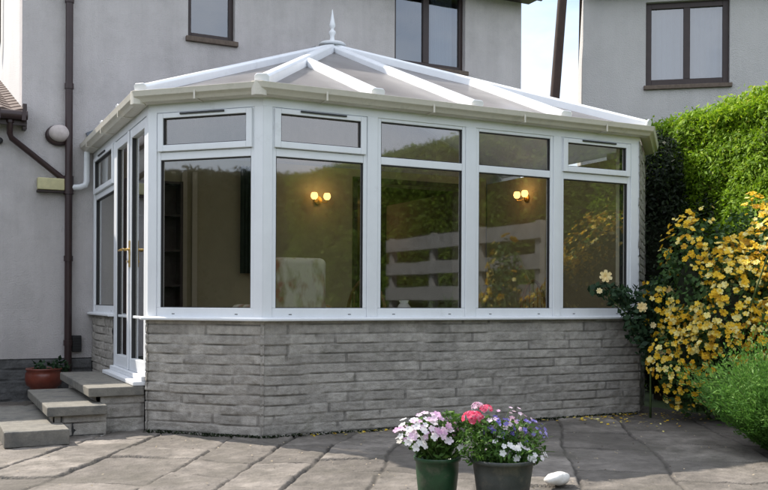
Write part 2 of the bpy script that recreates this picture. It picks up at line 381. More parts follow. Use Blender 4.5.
# ------------------------------------------------------------------ split-face stone height-field walls
def stone_panel(mb_list, fac, u0, u1, z0, z1, seed, step=.013, course=.082, n0=0.0, ends=True):
    us = np.linspace(u0, u1, max(4, int((u1-u0)/step))); zs = np.linspace(z0, z1, int((z1-z0)/(step*.62)))
    U, Zz = np.meshgrid(us, zs); u, z = U.ravel(), Zz.ravel()
    zw = z+(fbm(u*1.6, z*2+seed, seed+3, 3)-.44)*.030
    row = np.floor(zw/course).astype(int)
    rl = .19+.20*hash2(row, row*0+seed, 5)          # nominal block length of the row
    uo = u+hash2(row, row*0+seed, 9)*.6+10
    uw = uo+(fbm(u*6, z*6, seed+7, 2)-.38)*.012
    cellf = uw/rl; j0 = np.floor(cellf).astype(int)
    sfn = lambda q: hash2(q, row, seed+2)*.6
    j = np.where(cellf < j0+sfn(j0), j0-1, j0)
    left = cellf-(j+sfn(j)); right = (j+1+sfn(j+1))-cellf
    du = np.minimum(left, right)*rl; dz = np.minimum(zw/course-row, 1-(zw/course-row))*course
    e = np.clip((np.minimum(du*1.6, dz)-.0002)/.006, 0, 1); e = e*e*(3-2*e)
    bid = hash2(j, row, seed+40)
    h = n0-.020+e*(.009+.008*hash2(j, row, seed+60))+e*(fbm(u*14, z*20, seed+80, 4)-.45)*.020+(fbm(u*45, z*60, seed+90, 2)-.4)*.006*e
    P = np.array([tuple(fac.p(a, b, c)) for a, b, c in zip(u, h, z)])
    nx, nz = len(us), len(zs); idx = np.arange(nx*nz).reshape(nz, nx)
    F = np.stack([idx[:-1, :-1], idx[:-1, 1:], idx[1:, 1:], idx[1:, :-1]], -1).reshape(-1, 4)
    n = fac.u.cross(Vector((0, 0, 1)))
    if n.dot(fac.n) < 0: F = F[:, ::-1]
    t = (np.clip(e*1.9, 0, 1)*(.84+.32*bid)+(1-np.clip(e*1.9, 0, 1))*.36)[F].mean(1)
    mb_list.append((P, F, t))
def merge_panels(lst, name, m, parent):
    V = []; F = []; T = []; b = 0
    for P, f, t in lst: V.append(P); F.append(f+b); T.append(t); b += len(P)
    return np_mesh(name, np.concatenate(V), np.concatenate(F), m, parent, np.concatenate(T), True)

# ------------------------------------------------------------------ CONSERVATORY
con = thing('conservatory', 'white framed conservatory on a grey stone base with a hipped sheet roof and finial', 'conservatory', (0, 0, 0))
lst = []
stone_panel(lst, FC, -.012, LC+.012, -.05, .93, 3)
stone_panel(lst, FF, -.012, 3.952, -.05, .93, 11)
stone_panel(lst, FR, -.012, LC+.01, -.05, 2.70, 31)
stone_panel(lst, Facet((4.70, .761), (0, 1), (1, 0)), -.01, 2.885, -.05, 2.70, 37, step=.04)
dw = merge_panels(lst, 'stone_wall', M['stone'], con)
b = MB()   # core of the dwarf wall behind the split faces (kept clear of them)
FC.box(b, .03, LC-.03, -.20, -.03, 0, .925); FF.box(b, .03, 3.90, -.20, -.03, 0, .925); FD.box(b, 1.60, 2.87, -.20, -.03, 0, .925); FD.box(b, .0, .035, -.2, -.03, 0, .925)
FR.box(b, .03, LC-.03, -.20, -.03, 0, 2.69); b.box(4.50, 4.67, .8, 3.62, 0, 2.69)
FD.box(b, .04, 1.58, -.20, -.03, 0, .38)
b.build('wall_core', M['plinth'], con)
b = MB(); stn = []
stone_panel(stn, Facet((-.761, .761), (0, 1), (-1, 0)), -.012, .04, -.05, .93, 51)
stone_panel(stn, FD, 1.58, 2.885, -.05, .93, 23)
merge_panels(stn[:1], 'stone_pier', M['stone'], con); merge_panels(stn[1:], 'door_side_wall', M['stone'], con)
# inside linings
b = MB(); b.box(4.46, 4.495, .8, 3.60, .41, 2.70); b.build('side_lining', M['plaster'], con)
b = MB(); FR.box(b, .04, LC, -.24, -.205, .41, 2.70); b.build('chamfer_lining', M['plaster_pale'], con)
b = MB(); b.add([(-.72, 3.60, .40), (-.72, .79, .40), (.02, .05, .40), (3.9, .05, .40), (4.64, .79, .40), (4.64, 3.60, .40)], [(0, 1, 2, 3, 4, 5)]); b.build('floor', M['floor'], con)
# window board / sills
b = MB()
def sweep(path, prof, closed=False):
    """sweep a profile [(n,z)] along a plan polyline with mitres; n is outward (left of travel = inside)"""
    mb = MB(); k = len(path); rings = []
    for i, p in enumerate(path):
        p = np.array(p, float); dirs = []
        if i > 0: d = p-np.array(path[i-1]); dirs.append(d/np.linalg.norm(d))
        if i < k-1: d = np.array(path[i+1])-p; dirs.append(d/np.linalg.norm(d))
        nn = [np.array((d[1], -d[0])) for d in dirs]       # right-hand normal
        m = sum(nn); m = m/np.linalg.norm(m); m = m/np.dot(m, nn[0])
        rings.append([(p[0]+m[0]*a, p[1]+m[1]*a, z) for a, z in prof])
    n = len(prof)
    vs = [v for r in rings for v in r]
    fs = [(i*n+q, i*n+(q+1) % n, (i+1)*n+(q+1) % n, (i+1)*n+q) for i in range(k-1) for q in range(n)]
    fs = [f[::-1] for f in fs]
    fs += [tuple(range(n)), tuple(range((k-1)*n+n-1, (k-1)*n-1, -1))]
    mb.add(vs, fs); return mb
def plan(*idx): return [tuple(C[i]) for i in idx]
# travel E0 -> C1 -> C2 -> C3 : right-hand normal of (0,-1) is (-1,0)  (outward)
p1 = (C[1][0], C[1][1]+.045)
sill_prof = [(-.10, .932), (.045, .932), (.05, .938), (.05, .952), (.03, .962), (-.10, .966)]
sweep([p1]+plan(1, 2, 3)+[(3.99, .05)], sill_prof).build('sill', M['upvc'], con, .002, 1)
sweep([(C[1][0], 3.645), (C[1][0], C[1][1]+1.56)], sill_prof).build('sill', M['upvc'], con, .002, 1)
# eaves head rail + fascia
head_prof = [(-.10, 2.665), (-.012, 2.665), (-.012, 2.80), (-.10, 2.80)]
sweep([(C[0][0], 3.645)]+plan(1, 2, 3)+[(4.0, .06)], head_prof).build('head_rail', M['upvc'], con, .003, 1)
gut_prof = [(-.010, 2.737), (.045, 2.734), (.085, 2.742), (.10, 2.765), (.125, 2.785), (.132, 2.815), (.138, 2.83), (.118, 2.83), (.105, 2.79), (.06, 2.76), (.0, 2.76), (-.0, 2.84), (-.010, 2.84)]
g_ = sweep([(C[0][0], 3.645)]+plan(1, 2, 3)+[tuple(C[4]), (4.70, 1.4)], gut_prof).build('gutter', M['gutter'], con, .003, 2)
for fac, us in ((FC, (.55,)), (FF, (.5, 1.5, 2.45, 3.4)), (FD, (.6, 1.5, 2.4))):
    for u in us:
        bk = MB(); fac.box(bk, u-.008, u+.008, -.002, .134, 2.728, 2.7325); fac.box(bk, u-.008, u+.008, .1345, .1385, 2.728, 2.80); bk.build('gutter_bracket', M['gutter'], g_)
for fac, u in ((FC, 0.0), (FD, 0.0)):       # mitre unions of the gutter
    m = MB()
    p = fac.p(u, .075, 0)
    m.tube([(p.x, p.y, 2.727), (p.x, p.y, 2.838)], .066, 8, smooth=False); m.build('gutter_union', M['gutter'], g_, .004, 1)

# posts and mullions
def post(fac, u0, u1, z0=.962, z1=2.668, n0=-.095, n1=-.012, bev=.006):
    m = MB(); fac.box(m, u0, u1, n0, n1, z0, z1); return m.build('post', M['upvc'], con, bev)
# corner posts : three-plane posts that wrap each corner
def corner_post(c, da, db, wa, wb, z0, z1, n1=-.010):
    """c corner; da, db unit directions away from corner along the two facets"""
    c, da, db = Vector((*c, 0)), Vector((*da, 0)), Vector((*db, 0))
    na = Vector((da.y, -da.x, 0)); nb = Vector((-db.y, db.x, 0))
    if na.dot(db) > 0: na = -na
    if nb.dot(da) > 0: nb = -nb
    mid = (na+nb).normalized(); k = 1/mid.dot(na)
    oc = c+mid*k*n1; ic = c+mid*k*(-.11)
    m = MB()
    q = [c+da*wa+na*n1, oc, ic, c+da*wa+na*(-.11)]
    m.hexa([(v.x, v.y) for v in q], z0, z1)
    q = [oc, c+db*wb+nb*n1, c+db*wb+nb*(-.11), ic]
    m.hexa([(v.x, v.y) for v in q], z0, z1)
    return m.build('post', M['upvc'], con, .004)
corner_post((0, 0), (-SQ, SQ), (1, 0), .085, .085, .962, 2.668)
corner_post((-.761, .761), (0, 1), (SQ, -SQ), .05, .085, .962, 2.668)
corner_post((3.94, 0), (-1, 0), (SQ, SQ), .115, .02, .962, 2.668)
FFM = [(.935, 1.035), (1.915, 2.025), (2.885, 2.975)]
for a, bb in FFM: post(FF, a, bb)

def glazing(fac, u0, u1, opener, zt0=2.27, zt1=2.335, z0=.962, z1=2.668, parent=con, tilt=0.0):
    """one bay: frame with lower pane, transom bar and upper pane or top-hung light"""
    m = MB(); r = .045
    fac.box(m, u0+.001, u1-.001, -.085, -.020, z0, z0+.075)           # bottom rail
    fac.box(m, u0+.001, u0+r*.75, -.084, -.021, z0+.076, z1-.001); fac.box(m, u1-r*.75, u1-.001, -.084, -.021, z0+.076, z1-.001)
    fac.box(m, u0+r*.75+.001, u1-r*.75-.001, -.083, -.022, zt0, zt1)        # transom bar
    fac.box(m, u0+r*.75+.001, u1-r*.75-.001, -.083, -.022, z1-.03, z1-.001)
    w = m.build('window', M['upvc'], parent, .004)
    for uu in (u0+.16, u1-.16):
        ds = MB(); fac.box(ds, uu-.013, uu+.013, -.0215, -.0185, z0+.020, z0+.026); ds.build('drain_slot', M['gasket'], w)
    a0, a1 = u0+r*.75, u1-r*.75
    k = MB()
    for (c0, c1) in ((z0+.075, zt0),)+(() if opener else ((zt1, z1-.03),)):
        t = .007
        for q in ((a0, a0+t, c0, c1), (a1-t, a1, c0, c1), (a0+t, a1-t, c0, c0+t), (a0+t, a1-t, c1-t, c1)):
            fac.box(k, q[0], q[1], -.060, -.030, q[2], q[3])
    k.build('gasket', M['gasket'], w)
    pn = MB(); pn.add([fac.p(a0, -.05, z0+.07), fac.p(a1, -.05, z0+.07), fac.p(a1, -.05, zt0+.005), fac.p(a0, -.05, zt0+.005)], [(0, 1, 2, 3)])
    pn.build('pane', M['glass'], w)
    if opener:
        o = MB(); s_ = .052; y0, y1 = zt1+.004, z1-.012
        b0, b1 = a0-.018, a1+.018
        for q in ((b0, b0+s_, y0, y1), (b1-s_, b1, y0, y1), (b0+s_, b1-s_, y0, y0+s_), (b0+s_, b1-s_, y1-.04, y1)):
            fac.box(o, q[0], q[1], -.06, .004, q[2], q[3])
        o.build('opening_light', M['upvc'], w, .004)
        k = MB(); t = .006; c0, c1, d0, d1 = b0+s_, b1-s_, y0+s_, y1-.04
        for q in ((c0, c0+t, d0, d1), (c1-t, c1, d0, d1), (c0+t, c1-t, d0, d0+t), (c0+t, c1-t, d1-t, d1)):
            fac.box(k, q[0], q[1], -.04, -.008, q[2], q[3])
        k.build('light_gasket', M['gasket'], w)
        pn = MB(); pn.add([fac.p(c0, -.03, d0), fac.p(c1, -.03, d0), fac.p(c1, -.03, d1), fac.p(c0, -.03, d1)], [(0, 1, 2, 3)]); pn.build('pane', M['glass'], w)
        v = MB(); um = (u0+u1)/2; fac.box(v, um-.19, um+.22, .003, .016, y1-.018, y1-.004); v.build('trickle_vent', M['gasket'], w)
    else:
        pn = MB(); pn.add([fac.p(a0, -.05, zt1-.003), fac.p(a1, -.05, zt1-.003), fac.p(a1, -.05, z1-.028), fac.p(a0, -.05, z1-.028)], [(0, 1, 2, 3)]); pn.build('pane', M['glass'], w)
    return w
glazing(FF, .085, .935, True); glazing(FF, 1.035, 1.915, False); glazing(FF, 2.025, 2.885, False); glazing(FF, 2.975, 3.825, True)
glazing(FC, .085, LC-.085, True)
post(FD, 1.53, 1.60, .42)
glazing(FD, 1.60, 2.80, True, 2.20, 2.26)
post(FD, 2.80, 2.885)
# french doors
post(FD, .0505, .095, .42)
def door(u0, u1, hside):
    m = MB(); z0, z1 = .455, 2.655; r = .075
    FD.box(m, u0, u0+r, -.078, -.012, z0, z1); FD.box(m, u1-r, u1, -.078, -.012, z0, z1)
    FD.box(m, u0+r, u1-r, -.077, -.013, z0, z0+.11); FD.box(m, u0+r, u1-r, -.077, -.013, z1-.08, z1)
    FD.box(m, u0+r, u1-r, -.052, -.030, .93, .955)
    d = m.build('door', M['upvc'], con, .005)
    pn = MB(); pn.add([FD.p(u0+r, -.045, z0+.1), FD.p(u1-r, -.045, z0+.1), FD.p(u1-r, -.045, z1-.07), FD.p(u0+r, -.045, z1-.07)], [(0, 1, 2, 3)]); pn.build('pane', M['glass'], d)
    k = MB(); t = .007
    for q in ((u0+r, u0+r+t, z0+.11, z1-.08), (u1-r-t, u1-r, z0+.11, z1-.08)): FD.box(k, q[0], q[1], -.055, -.022, q[2], q[3])
    k.build('gasket', M['gasket'], d)
    uh = u0+r/2 if hside < 0 else u1-r/2
    h = MB(); FD.box(h, uh-.014, uh+.014, -.012, -.002, 1.40, 1.64)
    h.tube([FD.p(uh, -.004, 1.56), FD.p(uh, .05, 1.56)], .010); h.tube([FD.p(uh, .05, 1.56), FD.p(uh-hside*.11, .055, 1.555)], [.011, .008])
    h.tube([FD.p(uh, -.004, 1.45), FD.p(uh, .006, 1.45)], .012)
    h.build('handle', M['brass'], d)
door(.098, .81, 1); door(.815, 1.527, -1)
# fix mirrored handle side: both meet at the centre stile
m = MB(); FD.box(m, .785, .84, -.010, .004, .46, 2.65); m.build('meeting_stile', M['upvc'], con, .004)
m = MB(); FD.box(m, .045, 1.56, -.10, .10, .375, .41); FD.box(m, .05, 1.555, -.099, .03, .411, .452); m.build('threshold', M['upvc'], con, .006)

# roof
def offset_pt(i, n, z):
    a = C[i]-C[i-1]; bb = C[i+1]-C[i]; a /= np.linalg.norm(a); bb /= np.linalg.norm(bb)
    na, nb = np.array((a[1], -a[0])), np.array((bb[1], -bb[0])); m_ = na+nb; m_ /= np.linalg.norm(m_); m_ /= m_.dot(na)
    p = C[i]+m_*n; return Vector((p[0], p[1], z))
eo = .03
E = {0: Vector((C[0][0]-eo, 3.62, EZ)), 5: Vector((C[5][0]+eo, 3.62, EZ))}
for i in (1, 2, 3, 4): E[i] = offset_pt(i, eo, EZ)
RW = Vector((1.97, 3.62, APEX.z))
def panel(pts, name='roof_panel'):
    pts = [Vector(p) for p in pts]; n = (pts[1]-pts[0]).cross(pts[2]-pts[0]).normalized()
    if n.z < 0: n = -n
    cen = sum(pts, Vector())/len(pts)
    pts = [p+(cen-p).normalized()*.004 for p in pts]
    k = len(pts); vs = pts+[p+n*.025 for p in pts]
    m_ = MB(); m_.add(vs, [tuple(range(k-1, -1, -1)), tuple(range(k, 2*k))]+[(i, (i+1) % k, k+(i+1) % k, k+i) for i in range(k)])
    return m_.build(name, M['poly'], con)
def lerp(a, b, t): return a+(b-a)*t
def hip_at_x(x):
    if x <= 1.97: t = (x-E[2].x)/(APEX.x-E[2].x); return lerp(E[2], APEX, t)
    t = (x-E[3].x)/(APEX.x-E[3].x); return lerp(E[3], APEX, t)
bars_x = [.985, 1.97, 2.955]
ev = lambda x: Vector((x, E[2].y, EZ))
panel([E[2], ev(.985), hip_at_x(.985)]); panel([ev(.985), ev(1.97), APEX, hip_at_x(.985)])
panel([ev(1.97), ev(2.955), hip_at_x(2.955), APEX]); panel([ev(2.955), E[3], hip_at_x(2.955)])
panel([E[1], E[2], APEX]); panel([E[3], E[4], APEX])
panel([E[0], E[1], APEX, RW]); panel([E[4], E[5], RW, APEX])
def bar(a, b, nrm, w=.105, h=.085, name='glazing_bar', end=True):
    a, b = Vector(a), Vector(b); d = (b-a).normalized()
    m_ = MB(); m_.beam(a-d*.02, b, w, h, nrm, .02)
    o = m_.build(name, M['upvc'], con, .006)
    if end:
        u = (nrm-d*nrm.dot(d)).normalized()
        e_ = MB(); e_.beam(a-d*.035, a-d*.018, w+.02, h+.012, nrm, .02); e_.build('end_cap', M['upvc'], o, .006)
    return o
nF = Vector((0, -math.sin(.38), math.cos(.38)))
for x in bars_x:
    top = hip_at_x(x) if x != 1.97 else APEX
    d = (top-ev(x)).normalized()
    bar(ev(x)+nF*.012, top-d*.02+nF*.012, nF)
up = Vector((0, 0, 1))
for i in (1, 2, 3, 4): bar(E[i]+up*.01, APEX+up*.015, up, .10, .095, 'hip_bar')
nD = Vector((-.45, 0, .9)).normalized()
for y in (1.6, 2.45): 
    t = (y-.761)/(3.2-.761); top = lerp(E[1], APEX, t)
    bar(Vector((E[0].x, y, EZ))+nD*.012, top, nD)
m = MB(); m.beam(APEX+up*.02, RW+up*.02, .12, .10, up, .03); m.build('ridge', M['upvc'], con, .008)
m = MB(); a, b_ = Vector((C[0][0]-.02, 3.625, EZ+.05)), Vector((1.97, 3.625, APEX.z+.07)); m.beam(a, b_, .04, .12, Vector((-.4, 0, .9)))
a = Vector((C[5][0]+.02, 3.625, EZ+.05)); m.beam(b_, a, .04, .12, Vector((.4, 0, .9))); m.build('lead_flashing', M['dgrey'], con)
m = MB(); m.lathe((APEX.x, APEX.y, APEX.z+.085), [(.0, 0), (.16, 0), (.17, .012), (.15, .03), (.05, .045), (.032, .06), (.024, .10), (.03, .13), (.042, .155), (.04, .175), (.022, .19), (.018, .21), (.034, .235), (.036, .26), (.026, .30), (.016, .36), (.006, .43), (0, .45)], 20)
m.build('finial', M['upvc'], con)
# white downpipe
m = MB(); m.tube([(-.83, 3.56, 2.74), (-.83, 3.57, 2.66), (-.83, 3.58, 2.42), (-.845, 3.58, 2.37), (-.90, 3.57, 2.345), (-.985, 3.57, 2.335)], .032, 12); m.build('downpipe', M['upvc'], con)

# ------------------------------------------------------------------ walls with openings
def wall_open(mb, fac, u0, u1, z0, z1, th, ops):
    """front face at n=0, back at n=-th; ops = [(ua,ub,za,zb)]"""
    us = sorted({u0, u1, *[o[0] for o in ops], *[o[1] for o in ops]}); zs = sorted({z0, z1, *[o[2] for o in ops], *[o[3] for o in ops]})
    def isop(a, b): return any(o[0] <= a < o[1] and o[2] <= b < o[3] for o in ops)
    for i in range(len(us)-1):
        for k in range(len(zs)-1):
            a, b, c, d = us[i], us[i+1], zs[k], zs[k+1]
            if isop((a+b)/2, (c+d)/2): continue
            mb.add([fac.p(a, 0, c), fac.p(b, 0, c), fac.p(b, 0, d), fac.p(a, 0, d)], [(0, 1, 2, 3)])
            mb.add([fac.p(a, -th, c), fac.p(a, -th, d), fac.p(b, -th, d), fac.p(b, -th, c)], [(0, 1, 2, 3)])
    for a, b, c, d in list(ops)+[(u0, u1, z0, z1)]:
        outer = (a, b, c, d) == (u0, u1, z0, z1)
        if outer or c > z0: mb.add([fac.p(a, 0, c), fac.p(b, 0, c), fac.p(b, -th, c), fac.p(a, -th, c)], [(0, 1, 2, 3)])
        mb.add([fac.p(a, 0, d), fac.p(b, 0, d), fac.p(b, -th, d), fac.p(a, -th, d)], [(0, 1, 2, 3)])
        mb.add([fac.p(a, 0, c), fac.p(a, 0, d), fac.p(a, -th, d), fac.p(a, -th, c)], [(0, 1, 2, 3)])
        mb.add([fac.p(b, 0, c), fac.p(b, 0, d), fac.p(b, -th, d), fac.p(b, -th, c)], [(0, 1, 2, 3)])

def house_window(fac, ua, ub, za, zb, parent, mull=None, curtain=None, back=-.3, sill=True, fr=.055, matf='brown'):
    w = MB(); n0, n1 = -.13, -.07; e = .003
    for q in ((ua+e, ua+fr, za+e, zb-e), (ub-fr, ub-e, za+e, zb-e), (ua+fr, ub-fr, za+e, za+fr+.015), (ua+fr, ub-fr, zb-fr, zb-e)):
        fac.box(w, q[0], q[1], n0, n1, q[2], q[3])
    if mull: fac.box(w, mull-.045, mull+.045, n0+.002, n1-.002, za+fr+.015, zb-fr)
    wo = w.build('window', M[matf], parent, .004)
    pn = MB(); pn.add([fac.p(ua+fr, -.10, za+fr), fac.p(ub-fr, -.10, za+fr), fac.p(ub-fr, -.10, zb-fr), fac.p(ua+fr, -.10, zb-fr)], [(0, 1, 2, 3)]); pn.build('pane', M['house_glass'], wo)
    if sill:
        s = MB(); fac.box(s, ua-.03, ub+.03, -.069, .05, za-.06, za-.002); s.build('sill', M['sillwood'], wo, .006)
    if curtain:
        for (c0, c1, mm) in curtain:
            cm = MB(); n = 24
            vs = []; 
            for i in range(n*3+1):
                u = c0+(c1-c0)*i/(n*3); q = back+.10+.018*math.sin(i*.9)+.008*math.sin(i*2.3)
                vs += [fac.p(u, q, za+.02), fac.p(u, q, zb-.02)]
            cm.add(vs, [(2*i, 2*i+2, 2*i+3, 2*i+1) for i in range(n*3)], smooth=True); cm.build('curtain', M[mm], wo)
    return wo

FH = Facet((-1.50, WY), (1, 0), (0, -1))        # house front: u = x + 1.5
hs = thing('house', 'two storey house in grey roughcast render behind the conservatory', 'house', (1.8, 3.65, 0))
X = lambda x: x+1.5
mb = MB(); EV = 5.62
wall_open(mb, FH, 0, 6.55, .45, EV, .30, [(X(.32), X(.89), 4.20, 5.32), (X(3.05), X(4.13), 4.22, 5.35), (X(2.50), X(4.12), .4501, 2.62)])
gl = Facet((-1.5, WY+.301), (0, 1), (-1, 0)); gr = Facet((5.05, WY+.301), (0, 1), (1, 0))
for fcc in (gl, gr):
    s_ = -1 if fcc is gl else 1
    x0 = -1.5 if fcc is gl else 4.75
    sg = MB(); sg.box(x0, x0+.3, WY+.301, WY+7, 0, EV); sg.build('side_wall', M['sunlit_render'], hs)
mb.box(-1.199, 4.749, WY+6.7, WY+6.999, 0, EV)
for x in (-1.5, 4.85): # gable tops
    y0, y1, ym = WY, WY+7, WY+3.5; h = 2.3
    mb.add([(x, y0, EV), (x, y1, EV), (x, ym, EV+h), (x+.2, y0, EV), (x+.2, y1, EV), (x+.2, ym, EV+h)], [(0, 1, 2), (5, 4, 3), (0, 2, 5, 3), (1, 4, 5, 2), (0, 3, 4, 1)])
mb.add([(-7, WY, .45), (-1.5, WY, .45), (-1.5, WY, 3.02), (-7, WY, 3.02)], [(0, 1, 2, 3)])
mb.build('wall', M['render'], hs)
pl = []
mb = MB(); mb.box(-1.495, 2.495, WY+.012, WY+.29, -.05, .449); mb.box(4.125, 5.045, WY+.012, WY+.29, -.05, .449); mb.build('plinth', M['plinth'], hs)
pl = []; stone_panel(pl, Facet((-3.4, WY), (1, 0), (0, -1)), 0, 2.64, -.05, .44, 61, step=.02, course=.11, n0=.018)
po = merge_panels(pl, 'plinth_stone', M['plinth'], hs)
mb = MB(); y0, y1, ym, h = WY-.35, WY+7.35, WY+3.5, 2.3
e0 = EV-.23
for a, b_, c in ((y0, ym, 1), (y1, ym, -1)):
    q = [(-1.65, a, e0+.02), (5.2, a, e0+.02), (5.2, b_, EV+h+.04), (-1.65, b_, EV+h+.04)]
    mb.add([*q, *[(v[0], v[1], v[2]+.09) for v in q]], [(0, 1, 2, 3), (7, 6, 5, 4), (0, 4, 5, 1), (1, 5, 6, 2), (2, 6, 7, 3), (3, 7, 4, 0)])
mb.build('roof', M['roofslate'], hs)
mb = MB(); mb.box(-1.62, 5.17, WY-.33, WY-.30, e0-.14, e0+.015); mb.box(-1.62, 5.17, WY-.299, WY-.005, e0-.10, e0-.08); mb.build('fascia', M['brown'], hs)
house_window(FH, X(.32), X(.89), 4.20, 5.32, hs, None, None)
house_window(FH, X(3.05), X(4.13), 4.22, 5.35, hs, X(3.56), [(X(3.70), X(4.02), 'net_and_sky')])
# rooms behind
mb = MB()
mb.box(-1.19, 4.74, WY+.31, WY+6.69, .30, .40); mb.box(-1.19, 4.74, WY+.31, WY+6.69, 2.75, 2.80); mb.box(-1.19, 4.74, WY+3.6, WY+3.7, .41, 5.5)
mb.box(2.2, 2.3, WY+.302, WY+3.59, .41, 2.74); mb.build('inner_room', M['room'], hs)
# lining of the house wall inside the conservatory
mb = MB(); fl = Facet((0, WY-.004), (1, 0), (0, -1))
wl = Facet((0, WY-.03), (1, 0), (0, -1)); wall_open(mb, wl, -.70, 4.455, .41, 2.78, .025, [(2.50, 4.12, .4101, 2.62)])
mb.build('inner_lining', M['plaster'], con)
mb = MB(); 
for q in ((2.44, 2.50, .41, 2.66), (4.12, 4.18, .41, 2.66), (2.44, 4.18, 2.62, 2.68)): mb.box(q[0], q[1], WY-.06, WY-.031, q[2], q[3])
mb.build('doorway_trim', M['brown'], con)

# downpipe on the house wall and the branch from the side roof
mb = MB(); mb.tube([(-1.02, WY-.075, .30), (-1.02, WY-.075, 5.33)], .040, 14); dpo = mb.build('downpipe', M['brownpipe'], hs)
for z in (.62, 1.55, 3.45, 4.4): mb = MB(); mb.tube([(-1.02, WY-.075, z-.03), (-1.02, WY-.075, z+.03)], .049, 14); mb.box(-1.055, -.985, WY-.04, WY-.002, z-.022, z+.022); mb.build('pipe_clip', M['brownpipe'], dpo)
mb = MB(); mb.tube([(-1.02, WY-.075, 2.26), (-1.02, WY-.075, 2.46)], .052, 14); mb.build('pipe_junction', M['brownpipe'], dpo)
mb = MB(); mb.tube([(-1.63, WY-.16, 3.0), (-1.63, WY-.13, 2.87), (-1.61, WY-.085, 2.83), (-1.05, WY-.075, 2.40)], .032, 12); mb.build('branch_pipe', M['brownpipe'], dpo)
# vent grille, cream box, round cover
vt = thing('wall_vent', 'small black vent box low on the render beside the brown downpipe', 'vent', (-.955, WY, .61))
mb = MB(); mb.box(-1.035-.0+.06, -.875, WY-.07, WY-.002, .52, .70); mb.build('housing', M['black'], vt, .008)
mb = MB()
for z in (.55, .58, .61, .64, .67): mb.box(-.965, -.885, WY-.082, WY-.071, z, z+.012)
mb.build('louvre', M['black'], vt)
cb = thing('junction_box', 'cream rectangular box fixed to the wall left of the downpipe', 'wall box', (-1.19, WY, 2.36))
mb = MB(); mb.box(-1.345, -1.065, WY-.11, WY-.002, 2.295, 2.425); mb.build('cover', M['cream'], cb, .010)
mb = MB(); mb.box(-1.35, -1.06, WY-.09, WY-.003, 2.27, 2.293); mb.build('base', M['brown'], cb, .004)
dc = thing('outside_lamp', 'round pale bulkhead cover on the wall above the cream box', 'outside light', (-1.12, WY, 2.91))
def disc(c, r, prof, n=28, m_=None, name='x', par=None):
    mb = MB(); vs = []
    for rr, d in prof:
        for k in range(n): vs.append((c[0]+r*rr*1.1*math.cos(2*PI*k/n), c[1]-d, c[2]+r*rr*.9*math.sin(2*PI*k/n)))
    fs = [(i*n+k, i*n+(k+1) % n, (i+1)*n+(k+1) % n, (i+1)*n+k) for i in range(len(prof)-1) for k in range(n)]
    mb.add(vs, fs, smooth=True); return mb.build(name, m_, par)
disc((-1.125, WY, 2.905), .125, [(1, .002), (1, .05), (.9, .065), (0.01, .066)], m_=M['brownpipe'], name='base', par=dc)
disc((-1.115, WY, 2.925), .105, [(1, .067), (.98, .085), (.8, .115), (.5, .13), (.01, .135)], m_=M['disc'], name='cover', par=dc)

# low side building, left
ob = thing('side_extension', 'single storey extension with a brown tiled roof at the left edge', 'extension', (-3.2, 3.65, 0))
mb = MB(); mb.box(-7, -1.503, WY+.31, WY+5, .45, 3.0); mb.build('wall', M['render'], ob)
mb = MB(); mb.box(-7, -1.503, WY+.01, WY+4.9, -.05, .449); mb.build('plinth', M['plinth'], ob)
ro = []
rf = MB(); ru, rv = 26, 9; x0, x1 = -7.0, -1.505
V = []
pitch = .30
ups = []
for i in range(14):           # tile courses, each stepped over the one below, with rounded pan-tile waves
    ya = WY-.20+i*.28; za = 3.10+i*.28*pitch
    n = 110
    pts = []
    for k in range(n+1):
        x = x0+(x1-x0)*k/n; wv = .014*math.cos(2*PI*(x1-x)/.21)
        pts.append((x, wv))
    vs = []
    for x, wv in pts: vs += [(x, ya, za+wv), (x, ya, za+wv+.022), (x, ya+.30, za+.30*pitch+wv+.012)]
    fs = []
    for k in range(n): a = 3*k; fs += [(a, a+3, a+4, a+1), (a+1, a+4, a+5, a+2)]
    rf.add(vs, fs, tint=random.random())
rf.build('roof', M['tile'], ob)
mb = MB(); mb.box(-7, -1.47, WY-.165, WY-.14, 2.96, 3.12); mb.box(-7, -1.49, WY-.139, WY-.003, 2.99, 3.01); mb.box(-1.50, -1.46, WY-.139, WY-.006, 2.93, 3.2); mb.build('fascia', M['brown'], ob)
mb = MB(); mb.tube([(-7, WY-.21, 3.06), (-1.46, WY-.21, 3.06)], .05, 12); mb.tube([(-1.63, WY-.16, 3.03), (-1.63, WY-.16, 2.98)], .04, 12)
for x in (-1.50, -1.75, -2.4): mb.box(x-.02, x+.02, WY-.262, WY-.167, 3.0, 3.115)
mb.build('gutter', M['brownpipe'], ob)
disc((-1.735, WY, 2.80), .04, [(1, -.0), (1, .05), (.7, .06), (.01, .06)], m_=M['black'], name='pipe_end', par=ob)

# ------------------------------------------------------------------ steps
st = thing('garden_steps', 'three grey slab steps on rough stonework leading to the white doors', 'steps', (-1.25, 1.0, 0))
def slab(x0, x1, y0, y1, z0, z1, sk=0):
    m_ = MB(); m_.hexa([(x0, y0+sk), (x1, y0), (x1, y1), (x0, y1)], z0, z1); o = m_.build('tread', M['slab'], st, .010, 3); return o
slab(-1.22, -.765, .80, 2.62, .295, .372)
slab(-1.56, -1.10, .62, 2.22, .170, .247)
slab(-1.90, -1.44, .25, 2.0, .0, .120)
pl = []
stone_panel(pl, Facet((-1.50, .665), (1, 0), (0, -1)), 0, .40, -.04, .168, 71, course=.10)
stone_panel(pl, Facet((-1.12, .83), (1, 0), (0, -1)), 0, .36, -.04, .293, 72, course=.115)
stone_panel(pl, Facet((-1.52, .66), (0, 1), (-1, 0)), 0, .25, .0, .168, 79, course=.10)
stone_panel(pl, Facet((-1.15, .89), (0, 1), (-1, 0)), 0, 1.70, .16, .293, 75, course=.13, n0=.0, step=.02)
